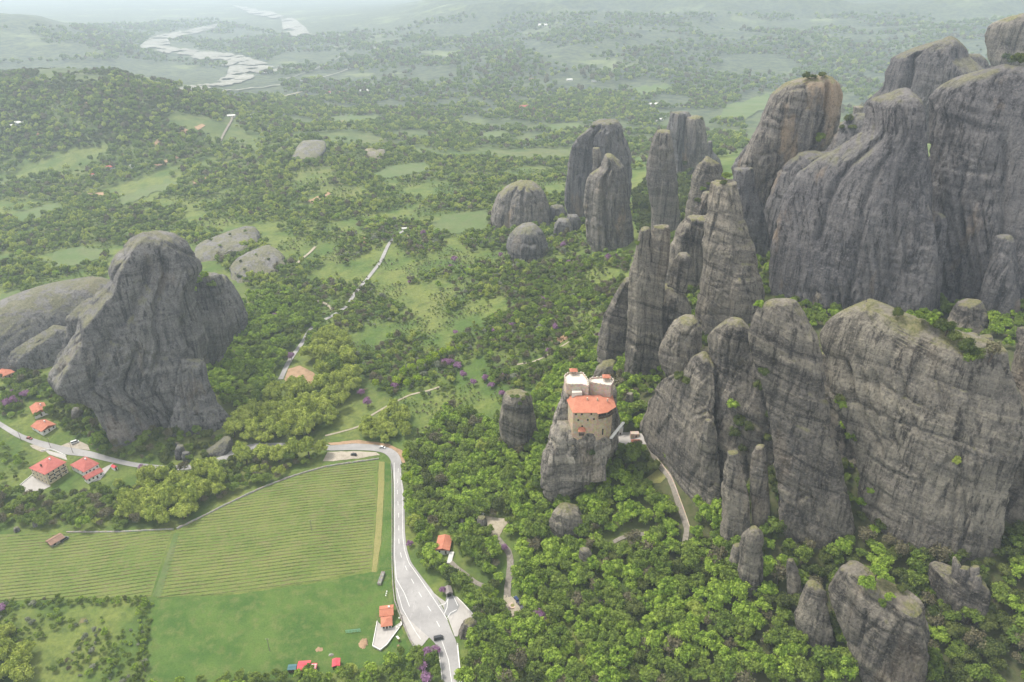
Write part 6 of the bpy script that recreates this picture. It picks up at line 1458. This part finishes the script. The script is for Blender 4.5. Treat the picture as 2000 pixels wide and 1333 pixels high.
for i in cset:
    d = np.hypot(_lp[:, 0] - _pu[i], _lp[:, 1] - _pv[i]); j = int(np.argmin(d))
    slot.setdefault((j, TREES[i][4]), []).append((d[j], i))
TRS = np.random.RandomState(5)
for (j, k), lst in slot.items():
    for r, (_, i) in enumerate(sorted(lst)):
        x, y, z, rad, _, zone = TREES[i]
        o = empty(OBN[k], (x, y, z), TRS.rand() * 6.28)
        q = TRS.uniform(.9, 1.12)
        o.scale = (rad * q, rad / q, rad * TRS.uniform(.82, 1.35))
        link('crown', CROWN[k][TRS.randint(3)], None, o); link('trunk', TRUNK[TRS.randint(3)], None, o)
        tag(o, f"{KNAME[k]}, {ORD[min(r, 39)]}nearest to {LAND[j][1]}", 'bush' if k == 'W' else 'tree', zone)
# all the others: one mass of woodland
def mass(name, label, sel, protos):
    coll = bpy.data.collections.new(name + '_kinds')
    order = []
    for n_, (k, j, me) in enumerate(protos):
        coll.objects.link(bpy.data.objects.new('leafy_%03d' % n_, me)); order.append((k, j))
    pts = np.array([(TREES[i][0], TREES[i][1], TREES[i][2]) for i in sel])
    me = bpy.data.meshes.new(name); me.vertices.add(len(pts)); me.vertices.foreach_set('co', pts.astype(np.float32).ravel())
    rs = np.random.RandomState(9)
    pi = np.array([rs.choice([n_ for n_, (k, j) in enumerate(order) if k == TREES[i][4]]) for i in sel], np.int32)
    r = np.array([TREES[i][3] for i in sel])
    sc = np.stack([r * rs.uniform(.85, 1.15, len(r)), r * rs.uniform(.85, 1.15, len(r)), r * rs.uniform(.75, 1.35, len(r))], 1)
    me.attributes.new('kind_index', 'INT', 'POINT').data.foreach_set('value', pi)
    me.attributes.new('size', 'FLOAT_VECTOR', 'POINT').data.foreach_set('vector', sc.astype(np.float32).ravel())
    me.attributes.new('turn', 'FLOAT', 'POINT').data.foreach_set('value', rs.uniform(0, 6.28, len(r)).astype(np.float32))
    o = link(name, me)
    ng = bpy.data.node_groups.new(name, 'GeometryNodeTree')
    ng.interface.new_socket('Geometry', in_out='INPUT', socket_type='NodeSocketGeometry'); ng.interface.new_socket('Geometry', in_out='OUTPUT', socket_type='NodeSocketGeometry')
    N, Lk = ng.nodes, ng.links
    gi, go = N.new('NodeGroupInput'), N.new('NodeGroupOutput')
    ci = N.new('GeometryNodeCollectionInfo'); ci.inputs['Collection'].default_value = coll; ci.inputs['Separate Children'].default_value = True; ci.inputs['Reset Children'].default_value = True
    ip = N.new('GeometryNodeInstanceOnPoints'); ip.inputs['Pick Instance'].default_value = True
    def na(nm, ty):
        a = N.new('GeometryNodeInputNamedAttribute'); a.data_type = ty; a.inputs['Name'].default_value = nm
        return [s for s in a.outputs if s.enabled and s.name == 'Attribute'][0]
    cx = N.new('ShaderNodeCombineXYZ'); Lk.new(na('turn', 'FLOAT'), cx.inputs[2])
    mp = N.new('GeometryNodeMeshToPoints'); Lk.new(gi.outputs[0], mp.inputs['Mesh'])
    Lk.new(mp.outputs[0], ip.inputs['Points']); Lk.new(ci.outputs[0], ip.inputs['Instance']); Lk.new(na('kind_index', 'INT'), ip.inputs['Instance Index'])
    Lk.new(cx.outputs[0], ip.inputs['Rotation']); Lk.new(na('size', 'FLOAT_VECTOR'), ip.inputs['Scale']); Lk.new(ip.outputs[0], go.inputs[0])
    md = o.modifiers.new('instances', 'NODES'); md.node_group = ng
    return tag(o, label, None, None, 'stuff')
rest = [i for i in range(len(TREES)) if i not in cset]
near = [i for i in rest if TX[i, 1] < 640]
far_ = [i for i in rest if TX[i, 1] >= 640]
mass('woodland', 'dense mixed woodland covering the slopes under the rocks', near, [(k, j, m_) for k in CROWN for j, m_ in enumerate(CROWN[k])])
mass('far_woodland', 'distant scrub and woods scattered over the hills', far_, [(k, j, m_) for k in FARCROWN for j, m_ in enumerate(FARCROWN[k])])
print('trees done', len(near), len(far_), len(cset), time.time() - T0)

# ------------------------------------------------------------------ haze
_hz = [(-42000, -3000, -75), (42000, 33000, 312)]
_v = [(_hz[i][0], _hz[j][1], _hz[k][2]) for k in (0, 1) for j in (0, 1) for i in (0, 1)]
_me = mesh_np('haze', _v, [(0, 2, 3, 1), (4, 5, 7, 6), (0, 1, 5, 4), (2, 6, 7, 3), (0, 4, 6, 2), (1, 3, 7, 5)])
_hm = bpy.data.materials.new('haze'); _hm.use_nodes = True
_hn = _hm.node_tree.nodes; _hn.clear()
_ho = _hn.new('ShaderNodeOutputMaterial'); _hv = _hn.new('ShaderNodeVolumePrincipled')
_hv.inputs['Color'].default_value = (0.77, 0.885, 1.0, 1)
_hv.inputs['Density'].default_value = 0.00013
_hv.inputs['Anisotropy'].default_value = 0.25
_hm.node_tree.links.new(_hv.outputs[0], _ho.inputs['Volume'])
haze = link('haze', _me, _hm)
tag(haze, kind='stuff')
print('total time', time.time() - T0)
